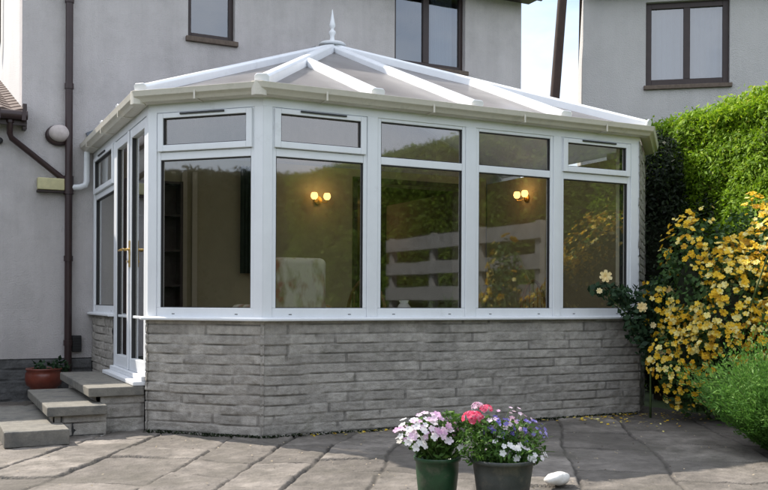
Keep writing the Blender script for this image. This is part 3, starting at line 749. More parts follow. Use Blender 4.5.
stone_panel(pl, Facet((-1.50, .83), (0, 1), (-1, 0)), 0, 1.35, .0, .168, 77, course=.10, n0=.0, step=.02)
merge_panels(pl, 'riser_stonework', M['stone'], st)
mb = MB(); mb.box(-1.46, -.775, .87, 2.2, -.04, .165); mb.box(-1.12, -.775, .93, 2.6, -.04, .29); mb.box(-1.50, -1.12, .68, .87, -.04, .165); mb.build('core', M['plinth'], st)

# ------------------------------------------------------------------ pots and plants
def pot(mb, c, r, h, flare=.78, rim=.02, wall=.012):
    mb.lathe(c, [(0, 0), (r*flare*.95, 0), (r*flare, .006), (r*(flare+.16), h*.72), (r*.97, h-rim*1.2), (r*1.06, h-rim), (r*1.07, h-.003), (r*1.04, h), (r*.96, h-.004), (r*.93, h-.05), (0, h-.05)], 40)
def foliage(name, m_, parent, ells, n, size, aspect=.5, jitter=.9, up=.4, shell=.55, hang=0):
    Ps = []; Ns = []
    vol = np.array([e[1][0]*e[1][1]*e[1][2] for e in ells]); w = vol**.67; w /= w.sum()
    for (c, r), k in zip(ells, (w*n).astype(int)):
        d = rng.normal(size=(k, 3)); d /= np.linalg.norm(d, axis=1)[:, None]
        rad = shell+(1-shell)*rng.random(k)**.6
        P = np.array(c)+d*rad[:, None]*np.array(r)*(1+.25*(noise3(d*2+np.array(c), 1.6, 3)-.5)[:, None])
        Ps.append(P); Ns.append(d+np.array((0, 0, up)))
    P = np.concatenate(Ps); Nn = np.concatenate(Ns)
    ok = P[:, 2] > .02; P, Nn = P[ok], Nn[ok]
    V, F = leaf_cards(P, Nn, size, aspect, jitter)
    t = np.clip(noise3(P, 4/size*.03, 9)*1.0-.1+rng.normal(size=len(P))*.2, 0, 1)
    return np_mesh(name, V, F, m_, parent, t)
def flower_np(c, n, r, petals=5, rows=1, cup=.35):
    """simple flower: petal quads (kite) round the centre; returns V,F"""
    n = np.array(n, float); n /= np.linalg.norm(n); a = np.cross(n, (.3, .5, .8)); a /= np.linalg.norm(a); b = np.cross(n, a)
    V = []; F = []
    for q in range(rows):
        rr = r*(1-.33*q); cc = cup+.38*q; ph = random.random()*6
        for k in range(petals):
            t = ph+2*PI*k/petals; w = 6.6/petals
            d0 = a*math.cos(t)+b*math.sin(t); dl = a*math.cos(t-w*.52)+b*math.sin(t-w*.52); dr = a*math.cos(t+w*.52)+b*math.sin(t+w*.52)
            base = len(V); q1 = rr*random.uniform(.9, 1.08); tl = a*math.cos(t-w*.27)+b*math.sin(t-w*.27); tr = a*math.cos(t+w*.27)+b*math.sin(t+w*.27)
            V += [c+n*.0, c+dl*q1*.62+n*rr*cc*.55, c+tl*q1*.97+n*rr*cc*random.uniform(.7, 1.1), c+d0*q1*1.02+n*rr*cc*.7, c+tr*q1*.97+n*rr*cc*random.uniform(.7, 1.1), c+dr*q1*.62+n*rr*cc*.55]
            F.append(tuple(range(base, base+6)))
    return np.array(V), np.array(F)
def flower_obj(name, c, n, r, m_, parent, tint, petals=5, rows=1, cup=.35):
    V, F = flower_np(np.array(c, float), n, r, petals, rows, cup)
    t = np.clip(tint+rng.normal(size=len(F))*.12, 0, 1)
    return np_mesh(name, V, F, m_, parent, t)
def stems(name, m_, parent, base, tips, r=.004):
    mb = MB()
    for t in tips:
        b = Vector(base)+Vector((random.uniform(-.04, .04), random.uniform(-.04, .04), 0)); t = Vector(t); mid = lerp(b, t, .5)+Vector((random.uniform(-.03, .03), random.uniform(-.03, .03), .03))
        mb.tube([b, mid, t], [r, r*.8, r*.5], 5, caps=False)
    return mb.build(name, m_, parent)

# red pot by the steps
rp = thing('potted_plant', 'glazed red terracotta pot with a few dark leaves behind the steps', 'plant pot', (-1.30, 3.30, 0))
mb = MB(); mb.lathe((-1.30, 3.30, 0), [(0, 0), (.10, 0), (.12, .02), (.135, .12), (.14, .17), (.175, .19), (.19, .25), (.185, .31), (.172, .345), (.187, .358), (.18, .37), (.16, .36), (.14, .32), (0, .32)], 36); mb.build('pot', M['terracotta'], rp)
foliage('foliage', M['climb_leaf'], rp, [((-1.24, 3.34, .38), (.20, .12, .08)), ((-1.12, 3.38, .36), (.1, .1, .12))], 160, .07)
mb = MB(); mb.lathe((-1.30, 3.30, .30), [(0, 0.02), (.14, .02)], 24); mb.build('soil', M['soil'], rp)

# green pot with white and mauve bedding flowers
A = Vector((.05, -2.74, 0))
p1_ = thing('potted_plant', 'green plastic pot of white and pale mauve flowers, left of the pair', 'plant pot', A, 'flower pots standing on the patio')
mb = MB(); pot(mb, A, .120, .27, .80); 
mb.build('pot', M['potgreen'], p1_)
mb = MB(); mb.lathe(A+Vector((0, 0, .225)), [(0, 0), (.11, 0)], 24); mb.build('soil', M['soil'], p1_)
foliage('foliage', M['pot_leaf'], p1_, [((.05, -2.74, .34), (.14, .13, .13)), ((-.03, -2.72, .38), (.12, .1, .09)), ((.12, -2.76, .40), (.10, .1, .11))], 1700, .040, .38, 1.0, .5, .3)
tips = []
def scatter_flowers(root, m_, n, ell, r, tint, petals=5, rows=1, name='flower', cup=.3, up=.5):
    c0, r0 = np.array(ell[0]), np.array(ell[1])
    for i in range(n):
        d = rng.normal(size=3); d[2] = abs(d[2])*.8-.15; d /= np.linalg.norm(d)
        if rng.random() < .55: d[1] = -abs(d[1])
        c = c0+d*r0*rng.uniform(.85, 1.1)
        flower_obj(name, c, d+np.array((0, -.35, up)), r*rng.uniform(.8, 1.2), m_, root, rng.uniform(*tint), petals, rows, cup)
        tips.append(c)
scatter_flowers(p1_, M['white_petal'], 30, ((-.06, -2.74, .40), (.13, .12, .08)), .021, (.3, 1), 5, 1)
scatter_flowers(p1_, M['white_petal'], 14, ((-.12, -2.75, .345), (.08, .10, .07)), .021, (.5, 1), 5, 1)
scatter_flowers(p1_, M['pink_petal'], 16, ((-.08, -2.74, .38), (.12, .12, .09)), .018, (0, 1), 5, 1)
scatter_flowers(p1_, M['pink_petal'], 34, ((.0, -2.74, .41), (.15, .13, .10)), .019, (0, 1), 5, 1)
scatter_flowers(p1_, M['white_petal'], 5, ((.10, -2.8, .33), (.11, .10, .10)), .022, (.3, 1), 5, 1)
stems('stem', M['stem'], p1_, A+Vector((0, 0, .22)), tips[::2])

B = Vector((.31, -2.98, 0))
p2_ = thing('potted_plant', 'dark grey pot of red geranium, blue lobelia and white trailing flowers, right of the pair', 'plant pot', B, 'flower pots standing on the patio')
mb = MB(); pot(mb, B, .165, .28, .76); mb.build('pot', M['potgrey'], p2_)
mb = MB(); mb.lathe(B+Vector((0, 0, .235)), [(0, 0), (.15, 0)], 24); mb.build('soil', M['soil'], p2_)
foliage('foliage', M['pot_leaf'], p2_, [((.22, -2.96, .36), (.17, .14, .13)), ((.20, -2.94, .43), (.10, .1, .08)), ((.40, -2.97, .34), (.16, .14, .13)), ((.33, -3.0, .30), (.19, .16, .08))], 2600, .034, .35, 1.0, .5, .3)
tips = []
# geranium head: many florets forming one ball
def head(root, c, R, m_, tint, n=26, r=.018, name='flower_head'):
    Vs = []; Fs = []; b = 0
    for i in range(n):
        d = rng.normal(size=3); d[2] = abs(d[2])-.25; d /= np.linalg.norm(d)
        V, F = flower_np(np.array(c)+d*np.array(R), d, r, 5, 1, .25); Vs.append(V); Fs.append(F+b); b += len(V)
    V = np.concatenate(Vs); F = np.concatenate(Fs); t = np.clip(rng.uniform(*tint, len(F)), 0, 1)
    tips.append(c); return np_mesh(name, V, F, m_, root, t)
head(p2_, (.155, -2.93, .485), (.055, .05, .036), M['red_petal'], (0, 1), 40)
head(p2_, (.255, -2.90, .525), (.032, .03, .022), M['red_petal'], (.4, 1), 18, .015)
head(p2_, (.215, -2.88, .54), (.03, .03, .02), M['pink_petal'], (.4, 1), 14, .014)
scatter_flowers(p2_, M['blue_petal'], 26, ((.29, -2.96, .42), (.09, .09, .07)), .013, (0, 1), 4)
scatter_flowers(p2_, M['blue_petal'], 34, ((.46, -2.96, .38), (.13, .11, .10)), .012, (0, 1), 4)
scatter_flowers(p2_, M['white_petal'], 14, ((.28, -3.03, .33), (.10, .10, .07)), .018, (.3, 1), 5)
scatter_flowers(p2_, M['white_petal'], 16, ((.40, -3.04, .29), (.11, .11, .05)), .018, (.3, 1), 5)
scatter_flowers(p2_, M['pink_petal'], 26, ((.36, -2.93, .45), (.17, .10, .08)), .013, (.2, 1), 5)
stems('stem', M['stem'], p2_, B+Vector((0, 0, .24)), tips[::2], .003)
# airy seed sprays
mb = MB()
for i in range(46):
    a = random.uniform(-.1, 1.0)*PI; l = random.uniform(.16, .26); t = B+Vector((.12+.9*l*math.cos(a)*.8, random.uniform(-.08, .08), .26+l*abs(math.sin(a))*1.0))
    mb.tube([B+Vector((.06, 0, .24)), lerp(B+Vector((.06, 0, .24)), t, .6)+Vector((0, 0, .03)), t], [.002, .0015, .001], 4, caps=False)
mb.build('flower_spray', M['stem'], p2_)

# white stone
c = Vector((.99, -2.55, .035))
mb = MB(); n = 24; vs = []; fs = []
for i in range(13):
    th = PI*i/12
    for k in range(n):
        ph = 2*PI*k/n; k2 = 1+.10*math.sin(ph*2+1)+.05*math.sin(ph*3+th*2)
        k2 *= 1+.05*math.sin(ph*5+th*4)+.03*math.sin(ph*7-th*3); vs.append((c.x+.085*k2*math.sin(th)*math.cos(ph), c.y+.055*k2*math.sin(th)*math.sin(ph), c.z+.040*math.cos(th)*(1+.1*math.cos(ph))))
for i in range(12):
    for k in range(n): fs.append((i*n+k, (i+1)*n+k, (i+1)*n+(k+1) % n, i*n+(k+1) % n))
mb.add(vs, fs, smooth=True); tag(mb.build('cobble', M['white_stone']), 'smooth white stone lying on the paving right of the flower pots', 'stone')

# ------------------------------------------------------------------ hedge
def hedge(name, label, path, half, H, dens, leaf, group=None, lm='hedge_leaf'):
    """clipped conifer hedge along a plan polyline (centre line); H list of heights"""
    root = thing(name, label, 'hedge', (*path[0], 0), group)
    P = []; Nn = []
    core = MB()
    for i in range(len(path)-1):
        a, b = np.array(path[i]), np.array(path[i+1]); L_ = np.linalg.norm(b-a); d = (b-a)/L_; nrm = np.array((d[1], -d[0]))
        for side in (-1, 1, 0):
            area = L_*(H[i]+H[i+1])/2 if side else L_*2*half
            k = int(area*dens*(1 if side != 0 else 1.0))
            t = rng.random(k); h = H[i]+(H[i+1]-H[i])*t
            if side:
                z = rng.random(k)*h; off = side*half*np.where(z > h-.25, 1-.8*((z-h+.25)/.25)**2*.35, 1)
                N_ = np.stack([nrm[0]*side*np.ones(k), nrm[1]*side*np.ones(k), np.full(k, .35)], 1)
            else:
                off = rng.uniform(-half, half, k); z = h+0*off-.12*(off/half)**2; N_ = np.tile((0, 0, 1.), (k, 1))
            xy = a+(b-a)*t[:, None]+nrm*off[:, None]
            p = np.stack([xy[:, 0], xy[:, 1], z], 1)
            nz = noise3(p, 1.1, 4)-.5; nz2 = noise3(p, 5, 8)-.5
            p = p+N_*(nz*.42+nz2*.26-.14*rng.random(k)**2+.10*(rng.random(k) > .96))[:, None]
            P.append(p); Nn.append(N_)
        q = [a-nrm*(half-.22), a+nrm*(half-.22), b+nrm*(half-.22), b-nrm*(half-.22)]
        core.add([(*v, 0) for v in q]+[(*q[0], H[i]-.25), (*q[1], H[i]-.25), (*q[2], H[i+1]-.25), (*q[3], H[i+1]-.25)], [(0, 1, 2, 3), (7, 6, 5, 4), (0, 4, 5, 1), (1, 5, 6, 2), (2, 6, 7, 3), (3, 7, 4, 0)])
    # rounded far end
    a, b = np.array(path[0]), np.array(path[1]); d = (a-b)/np.linalg.norm(a-b); k = int(PI*half*H[0]*dens)
    th = rng.uniform(-PI/2, PI/2, k); nrm = np.array((-d[1], d[0])); z = rng.random(k)*H[0]
    dirs = d[None]*np.cos(th)[:, None]*.6+nrm[None]*np.sin(th)[:, None]
    xy = a+dirs*half; p = np.stack([xy[:, 0], xy[:, 1], z], 1); N_ = np.concatenate([dirs, np.full((k, 1), .35)], 1)
    p += N_*((noise3(p, 1.1, 4)-.5)*.38+(noise3(p, 5, 8)-.5)*.18)[:, None]; P.append(p); Nn.append(N_)
    P = np.concatenate(P); Nn = np.concatenate(Nn)
    V, F = leaf_cards(P, Nn, leaf, .36, .75, .5)
    t = np.clip(noise3(P, 2.2, 9)*.9-.05+rng.normal(size=len(P))*.18+np.clip((P[:, 2]-3.15)*.55, 0, .35), 0, 1)  # tint climbs near the top: lit rim painted into the leaf colour
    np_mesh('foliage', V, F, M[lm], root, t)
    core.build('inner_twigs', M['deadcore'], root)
    return root
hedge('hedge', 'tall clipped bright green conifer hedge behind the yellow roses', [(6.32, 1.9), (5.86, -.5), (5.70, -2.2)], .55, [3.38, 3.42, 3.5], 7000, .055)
hedge('hedge', 'long clipped conifer hedge continuing down the side boundary', [(5.8, -2.9), (5.8, -7), (5.6, -13)], .55, [3.6, 3.85, 4.0], 2200, .08, lm='side_leaf')

# dark conifer in the gap
def bushy(name, label, cat, ells, n, leaf, m_, group=None, trunk=True, aspect=.4, base=None, jitter=.8, core=True):
    c0 = base or (ells[0][0][0], ells[0][0][1], 0)
    root = thing(name, label, cat, c0, group)
    foliage('foliage', m_, root, ells, n, leaf, aspect, jitter, .3, .6)
    if trunk:
        mb = MB()
        for (c, r) in ells[:4]:
            mb.tube([(c0[0], c0[1], -.05), lerp(Vector(c0), Vector(c), .5)+Vector((.02, .03, 0)), Vector(c)], [.05, .035, .015], 8)
        mb.build('stem', M['bark'], root)
    return root
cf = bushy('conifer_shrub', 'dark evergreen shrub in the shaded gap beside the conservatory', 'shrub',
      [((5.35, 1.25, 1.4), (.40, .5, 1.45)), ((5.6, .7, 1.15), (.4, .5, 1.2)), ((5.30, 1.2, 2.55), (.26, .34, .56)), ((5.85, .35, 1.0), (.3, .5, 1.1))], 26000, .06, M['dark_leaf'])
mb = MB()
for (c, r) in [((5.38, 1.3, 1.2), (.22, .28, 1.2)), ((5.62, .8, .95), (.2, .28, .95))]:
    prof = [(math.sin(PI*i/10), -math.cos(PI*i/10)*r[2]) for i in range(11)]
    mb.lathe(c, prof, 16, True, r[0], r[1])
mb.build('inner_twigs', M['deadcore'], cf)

# ------------------------------------------------------------------ roses
def rose_bush(name, label, ells, nleaf, nbloom, leafm, petalm, leaf=.055, br=.045, base=(4.2, -.8, 0), core=True, per=100, bias=None, tint=(0, 1)):
    root = thing(name, label, 'rose bush', base)
    foliage('foliage', leafm, root, ells, nleaf, leaf, .62, .9, .3, .35)
    mb = MB()
    for k in range(26):
        c, r = random.choice(ells); d = Vector((random.gauss(0, .5), random.gauss(0, .5), random.gauss(.2, .4)))
        tip = Vector(c)+Vector((d.x*r[0], d.y*r[1], d.z*r[2])); b0 = Vector(base)+Vector((random.uniform(-.2, .2), random.uniform(-.15, .15), -.02))
        mid = lerp(b0, tip, .55)+Vector((random.uniform(-.1, .1), random.uniform(-.1, .1), .15))
        mb.tube([b0, mid, tip], [.012, .009, .004], 6, caps=False)
    mb.build('stem', M['stem'], root)
    cand = []
    vol = np.array([e[1][0]*e[1][2] for e in ells]); vol /= vol.sum()
    cent = [(np.array(e[0])+rng.normal(size=3)*np.array(e[1])*.55) for e in ells for _ in range(4)]
    for i in range(nbloom):
        e = ells[rng.choice(len(ells), p=vol)]
        d = rng.normal(size=3); d[0] -= .35; d[1] -= .6; d[2] += .1; d /= np.linalg.norm(d)
        c = np.array(e[0])+d*np.array(e[1])*rng.uniform(.93, 1.12)
        if c[2] < .12: continue
        if nbloom > 1000 and noise3(c[None]*1.0, 3.4, 21)[0] < .395+.06*rng.random(): continue
        cand.append((c, d))
    # the ones that show largest: nearest to the photographer's side
    cand.sort(key=lambda q: q[0][1]+q[0][0]*.4)
    rest = []
    for i, (c, d) in enumerate(cand):
        n = d+rng.normal(size=3)*.35+np.array((-.2, -.3, .15)); r = br*rng.uniform(.45, 1.3); t = rng.uniform(*tint)
        if i < per: flower_obj('bloom', c, n, r, petalm, root, t, 6, 3, .32)
        else:
            V, F = flower_np(c, n, r, 5, 2, .45); rest.append((V, F, np.clip(t+rng.normal(size=len(F))*.12, 0, 1)))
    if rest: 
        o = merge_panels(rest, 'blooms', petalm, root); o['kind'] = 'stuff'
        for p in o.data.polygons: p.use_smooth = False
    return root
YE = [((4.25, -.55, 1.15), (.55, .45, .80)), ((4.75, -.75, 1.28), (.55, .5, .80)), ((4.15, -1.05, .85), (.50, .45, .75)), ((4.65, -1.35, 1.10), (.6, .5, .95)), ((3.95, -.65, .55), (.35, .35, .50)),
      ((5.1, -1.6, 1.22), (.45, .6, .95)), ((4.3, -1.7, .7), (.5, .5, .6))]
rose_bush('rose_bush', 'big shrub rose covered in golden yellow blooms at the right of the patio', YE, 22000, 5600, M['rose_leaf'], M['yellow_petal'], base=(4.35, -.75, 0), br=.029)
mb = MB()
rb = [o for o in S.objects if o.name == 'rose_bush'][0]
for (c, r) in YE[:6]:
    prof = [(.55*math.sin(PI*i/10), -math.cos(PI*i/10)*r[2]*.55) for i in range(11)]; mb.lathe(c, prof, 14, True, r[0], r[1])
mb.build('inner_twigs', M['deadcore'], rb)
# silvery shoots above the roses
SH = [((4.78, -.55, 1.98), (.20, .18, .32)), ((4.95, -.75, 2.05), (.15, .15, .28))]
# sprawling rose over the end of the glass
CL = [((3.70, -.28, .98), (.22, .16, .30)), ((3.45, -.26, 1.16), (.20, .10, .12)), ((3.78, -.32, .70), (.15, .14, .25)), ((3.92, -.25, 1.18), (.14, .12, .18)), ((3.22, -.26, 1.22), (.13, .07, .07))]
cr = thing('rose_bush', 'sprawling dark leaved rose with a few large pale yellow blooms across the last window', 'rose bush', (3.85, -.25, 0))
foliage('foliage', M['climb_leaf'], cr, CL, 1150, .062, .62, .9, .3, .2)
mb = MB()
for (c, r) in CL: mb.tube([(3.85, -.25, -.02), (3.83, -.27, .5), lerp(Vector((3.8, -.27, .8)), Vector(c), .5), Vector(c)], [.012, .009, .007, .004], 6, caps=False)
mb.build('stem', M['stem'], cr)
for c, r in (((3.22, -.33, 1.33), .062), ((3.60, -.40, 1.05), .052), ((3.72, -.42, .88), .03), ((3.80, -.44, .62), .045), ((3.15, -.33, 1.20), .03), ((3.90, -.42, 1.22), .04), ((3.86, -.42, .45), .035)):
    flower_obj('bloom', c, (-.4, -.8, .25), r, M['cream_petal'], cr, random.random(), 7, 3, .35)

# feathery green shrub bottom right
fs_ = thing('feathery_shrub', 'bright green feathery shrub spilling over the paving in front of the roses', 'shrub', (3.22, -2.40, 0))
n = 5200
ang = rng.uniform(0, 2*PI, n); rr = np.sqrt(rng.random(n))
bx_ = 3.34+.26*rr*np.cos(ang); by_ = -2.46+.30*rr*np.sin(ang)
lean = rr*.75; ln = rng.uniform(.5, 1.12, n)*(1-.22*rr)*(.72+.5*vnoise(ang*2.2, rr*3, 5))
dx, dy = np.cos(ang)*lean, np.sin(ang)*lean; dz = np.sqrt(np.maximum(.15, 1-lean**2))
tipx, tipy, tipz = bx_+dx*ln, by_+dy*ln, dz*ln
Vs, Fs, Ts = [], [], []; b0 = 0
for seg in range(9):                                       # needles up every shoot
    f0 = .12+.1*seg; m_ = 3
    for q in range(m_):
        f = f0+rng.uniform(0, .1, n); droop = -.10*f*f
        px, py, pz = bx_+dx*ln*f, by_+dy*ln*f, dz*ln*f+droop*rr
        P = np.stack([px, py, pz], 1)+rng.normal(size=(n, 3))*.008
        D = np.stack([dx, dy, dz], 1)+rng.normal(size=(n, 3))*.55; D /= np.linalg.norm(D, axis=1)[:, None]
        W = np.cross(D, rng.normal(size=(n, 3))); W /= np.linalg.norm(W, axis=1)[:, None]
        l = rng.uniform(.025, .05, n)[:, None]
        V = np.stack([P, P+D*l*.5+W*.0055, P+D*l, P+D*l*.5-W*.0055], 1).reshape(-1, 3)
        ok = np.repeat(P[:, 2] > .01, 4)
        sel = (P[:, 2] > .01) & (rng.random(n) < .62)
        V = V.reshape(n, 4, 3)[sel].reshape(-1, 3); k = sel.sum()
        Vs.append(V); Fs.append(np.arange(k*4).reshape(k, 4)+b0); b0 += k*4
        Ts.append(np.clip(noise3(P[sel], 6, 3)*.7+f[sel]*.35-.1+rng.normal(size=k)*.12, 0, 1))
np_mesh('foliage', np.concatenate(Vs), np.concatenate(Fs), M['shrub_leaf'], fs_, np.concatenate(Ts))
mb = MB()
for i in range(0, n, 26): mb.tube([(bx_[i], by_[i], 0), (tipx[i], tipy[i], tipz[i]-.05*rr[i])], [.004, .0015], 4, caps=False)
mb.build('stem', M['stem'], fs_)
# low silvery plant at its foot
lp = thing('leafy_plant', 'small pale green leafy plant at the bottom right corner', 'plant', (2.62, -2.95, 0))
foliage('foliage', M['rose_leaf'], lp, [((2.66, -2.93, .10), (.16, .14, .12))], 420, .04, .6)

# fallen petals and leaf litter along the foot of the wall
n = 280
k0 = rng.random(n)
px = np.where(k0 < .6, rng.uniform(3.0, 4.4, n), rng.uniform(.3, 4.0, n)); py = np.where(k0 < .6, -.12-np.abs(rng.normal(size=n))*.35, -.05-np.abs(rng.normal(size=n))*.06)
P = np.stack([px, py, rng.uniform(.004, .012, n)], 1)
V, F = leaf_cards(P, np.tile((0, 0, 1.), (n, 1)), .030, .7, .25); tag(np_mesh('fallen_petals', V, F, M['yellow_petal'], None, rng.random(n)), kind='stuff')
# moss and soil along joints at wall foot
n = 2600
sel = rng.random(n)
px = np.where(sel < .75, rng.uniform(0, 3.9, n), 0); py = np.where(sel < .75, -.01-np.abs(rng.normal(size=n))*.018, 0)
t = rng.random(n); cx = -t*.761; cy = t*.761; o_ = .01+np.abs(rng.normal(size=n))*.018
px = np.where(sel >= .75, cx-SQ*o_, px); py = np.where(sel >= .75, cy-SQ*o_, py)
P = np.stack([px, py, rng.uniform(-.01, .012, n)], 1)
V, F = leaf_cards(P, np.tile((0, 0, 1.), (n, 1)), .018, .8, .8); tag(np_mesh('moss', V, F, M['dark_leaf'], None, rng.random(n)), kind='stuff')
# grit on the paving
n = 420
P = np.stack([rng.uniform(-2.6, 3.5, n), rng.uniform(-3.2, .6, n), np.full(n, .006)], 1)
V, F = leaf_cards(P, np.tile((0, 0, 1.), (n, 1)), .016, .8, .35); tag(np_mesh('leaf_litter', V, F, mat('litter', (.30, .25, .18), .9), None, rng.random(n)), kind='stuff')

# ------------------------------------------------------------------ inside the conservatory
def sconce(label, c, nrm, group='twin wall lamps', lamp=True):
    root = thing('wall_lamp', label, 'wall lamp', c, group)
    c = Vector(c); n = Vector(nrm); sd = Vector((0, 0, 1)).cross(n).normalized()
    mb = MB(); mb.tube([c+n*.002, c+n*.02], .05, 16); mb.build('backplate', M['brass'], root)
    for s in (-1, 1):
        mb = MB(); e = c+n*.10+sd*s*.085
        mb.tube([c+n*.02, c+n*.07+sd*s*.04-Vector((0, 0, .03)), e-Vector((0, 0, .03)), e], .006, 8); mb.build('arm', M['brass'], root)
        sh = MB(); sh.lathe(e, [(.018, 0), (.035, .012), (.046, .04), (.04, .07), (.03, .085), (0.01, .088)], 16); sh.build('lamp_shade', M['bulb'], root)
    if lamp:
        l = bpy.data.lights.new('lamp_light', 'POINT'); l.energy = .8; l.color = (1, .62, .28); l.shadow_soft_size = .05
        lo = bpy.data.objects.new('lamp_light', l); link(lo); lo.parent = root; lo.location = n*.22+Vector((0, 0, .1))
sconce('lit twin wall lamp on the olive wall above the floral armchair', (1.95, 3.594, 2.35), (0, -1, 0))
sconce('lit twin wall lamp seen through the third window from the corner', (4.455, 2.65, 2.42), (-1, 0, 0))
sconce('dim lit wall lamp in the room beyond the dark doorway', (3.95, WY+3.594, 2.45), (0, -1, 0))
# armchair
def armchair():
    root = thing('armchair', 'high backed armchair in floral cover just behind the first front window', 'armchair', (.62, 1.0, .40))
    cx, cy, z = .66, 1.05, .40
    def cushion(name, x0, x1, y0, y1, z0, z1, bev):
        m_ = MB(); m_.box(x0, x1, y0, y1, z0, z1); return m_.build(name, M['floral'], root, bev, 4)
    cushion('seat', cx-.32, cx+.32, cy+.02, cy+.62, z+.12, z+.46, .06)
    cushion('backrest', cx-.31, cx+.31, cy-.10, cy+.07, z+.20, z+1.10, .06)
    cushion('armrest', cx-.42, cx-.29, cy+.0, cy+.60, z+.12, z+.66, .05); cushion('armrest', cx+.29, cx+.42, cy+.0, cy+.60, z+.12, z+.66, .05)
    for sx in (-.34, .34):
        for yy in (.02, .55): m_ = MB(); m_.tube([(cx+sx, cy+yy, z+.003), (cx+sx, cy+yy, z+.12)], [.018, .025], 8); m_.build('leg', M['wicker'], root)
armchair()
def cane_chair(cx, cy, rot, label):
    root = thing('cane_chair', label, 'chair', (cx, cy, .40), 'cane chairs')
    z = .40
    R3 = Matrix.Rotation(rot, 3, 'Z')
    T = lambda x, y, zz: Vector((cx, cy, z))+R3 @ Vector((x, y, zz))
    mb = MB(); pts = [T(.30*math.cos(t), .02, .42+.50*math.sin(t)) for t in np.linspace(0, PI, 17)]; mb.tube(pts, .018, 8)
    for k in (-.18, -.09, 0, .09, .18): mb.tube([T(k, .02, .42), T(k, .02, .42+.5*math.sqrt(max(0, 1-(k/.3)**2)))], .007, 6)
    mb.build('backrest', M['wicker'], root)
    mb = MB(); mb.lathe(T(0, -.25, .38), [(0, 0), (.28, 0), (.30, .03), (.28, .07), (0, .08)], 24); mb.build('seat', M['floral'], root)
    for sx, sy in ((-.22, -.42), (.22, -.42), (-.22, 0), (.22, 0)):
        mb = MB(); mb.tube([T(sx, sy, .002), T(sx, sy, .40)], .016, 8); mb.build('leg', M['wicker'], root)
    for s in (-1, 1):
        mb = MB(); mb.tube([T(s*.30, .02, .60), T(s*.31, -.2, .62), T(s*.27, -.44, .56), T(s*.24, -.44, .42)], .015, 8); mb.build('armrest', M['wicker'], root)
cane_chair(1.65, 1.5, 1.9, 'brown cane chair beside the floral armchair')
cane_chair(3.35, 1.0, 3.6, 'brown cane chair behind the third front window')
# small table with jug
tb = thing('side_table', 'low dark side table behind the second front window', 'table', (1.85, 1.0, .40))
mb = MB(); mb.lathe((1.85, 1.0, .90), [(0, 0), (.28, 0), (.29, .012), (.28, .025), (0, .025)], 28); mb.build('table_top', M['wicker'], tb)
for k in range(3): mb = MB(); a = k*2.1; mb.tube([(1.85+.2*math.cos(a), 1+.2*math.sin(a), .402), (1.85+.1*math.cos(a), 1+.1*math.sin(a), .90)], .014, 8); mb.build('leg', M['wicker'], tb)
mb = MB(); mb.lathe((1.80, .98, .926), [(0, 0), (.05, 0), (.075, .05), (.07, .11), (.04, .15), (.05, .18), (.045, .18), (.03, .15)], 20); j = mb.build('jug', M['whitepaint'])
tag(j, 'small white jug on the low table inside the conservatory', 'jug')
# long dark green curtain and a tall pale door frame against the house wall, seen through the chamfer window
def drape(name, label, x0, x1, y, z0, z1, m_, cat='curtain'):
    mb = MB(); n = 40; vs = []
    for i in range(n+1):
        x = x0+(x1-x0)*i/n; q = y+.03*math.sin(i*1.1); vs += [(x, q, z0), (x, q, z1)]
    mb.add(vs, [(2*i, 2*i+2, 2*i+3, 2*i+1) for i in range(n)], smooth=True); o = mb.build(name, m_); tag(o, label, cat); return o
drape('curtain', 'short dark green curtain hanging on the olive wall behind the corner post', .93, 1.22, 3.53, 1.42, 2.70, M['curtain'])
bc = thing('stand_in_shelves', 'added dark shelf unit near the doors, standing in for a dark reflection', 'stand_in_shelves', (-.12, 3.45, .4))  # added dark shelves standing in for a dark reflection in the chamfer glass
mb = MB(); mb.box(-.45, -.42, 3.36, 3.58, .41, 2.45); mb.box(.17, .20, 3.36, 3.58, .41, 2.45); mb.box(-.419, .169, 3.56, 3.58, .41, 2.45); mb.build('carcass', M['brown'], bc)
for z in (.42, .85, 1.25, 1.65, 2.05, 2.42): mb = MB(); mb.box(-.419, .169, 3.37, 3.559, z, z+.025); mb.build('shelf', M['brown'], bc)
mb = MB(); mb.box(.24, .30, 3.57, 3.594, .42, 2.6); mb.box(.36, .42, 3.57, 3.594, .42, 2.6); mb.build('wall_batten', M['plaster_pale'], con)

# ------------------------------------------------------------------ neighbours and distance
yaw = math.radians(26.5)
# house 2 (its own facet, nearly square to the camera)
d2 = Vector((8.19-6.17, 2.12-3.68, 0)).normalized(); n2 = Vector((d2.y, -d2.x, 0))
if n2.dot(Vector((-.45, -.9, 0))) < 0: n2 = -n2
h2 = thing('house', 'neighbouring grey rendered house with a brown framed window above the hedge', 'house', (6.17, 3.68, 0))
F2 = Facet((6.17, 3.69), (d2.x, d2.y), (n2.x, n2.y))
mb = MB(); wu0 = (Vector((6.87, 3.11, 0))-Vector((6.17, 3.69, 0))).length; wu1 = (Vector((7.76, 2.44, 0))-Vector((6.17, 3.69, 0))).length
wall_open(mb, F2, 0, 6.5, 0, 5.75, .3, [(wu0-.02, wu1+.02, 4.22, 5.43)])
for (a, b_) in ((0, .3), (6.2, 6.5)): F2.box(mb, a, b_, -6, -.301, 0, 5.75)
F2.box(mb, .301, 6.199, -6, -5.7, 0, 5.5)
mb.build('wall', M['render2'], h2)
w2 = house_window(F2, wu0-.02, wu1+.02, 4.22, 5.43, h2, (wu0+wu1)/2+.0, [(wu0+.02, wu1-.02, 'net_and_sky')], fr=.085)  # full-width pale sheet stands for sky reflected in these panes
mb = MB()
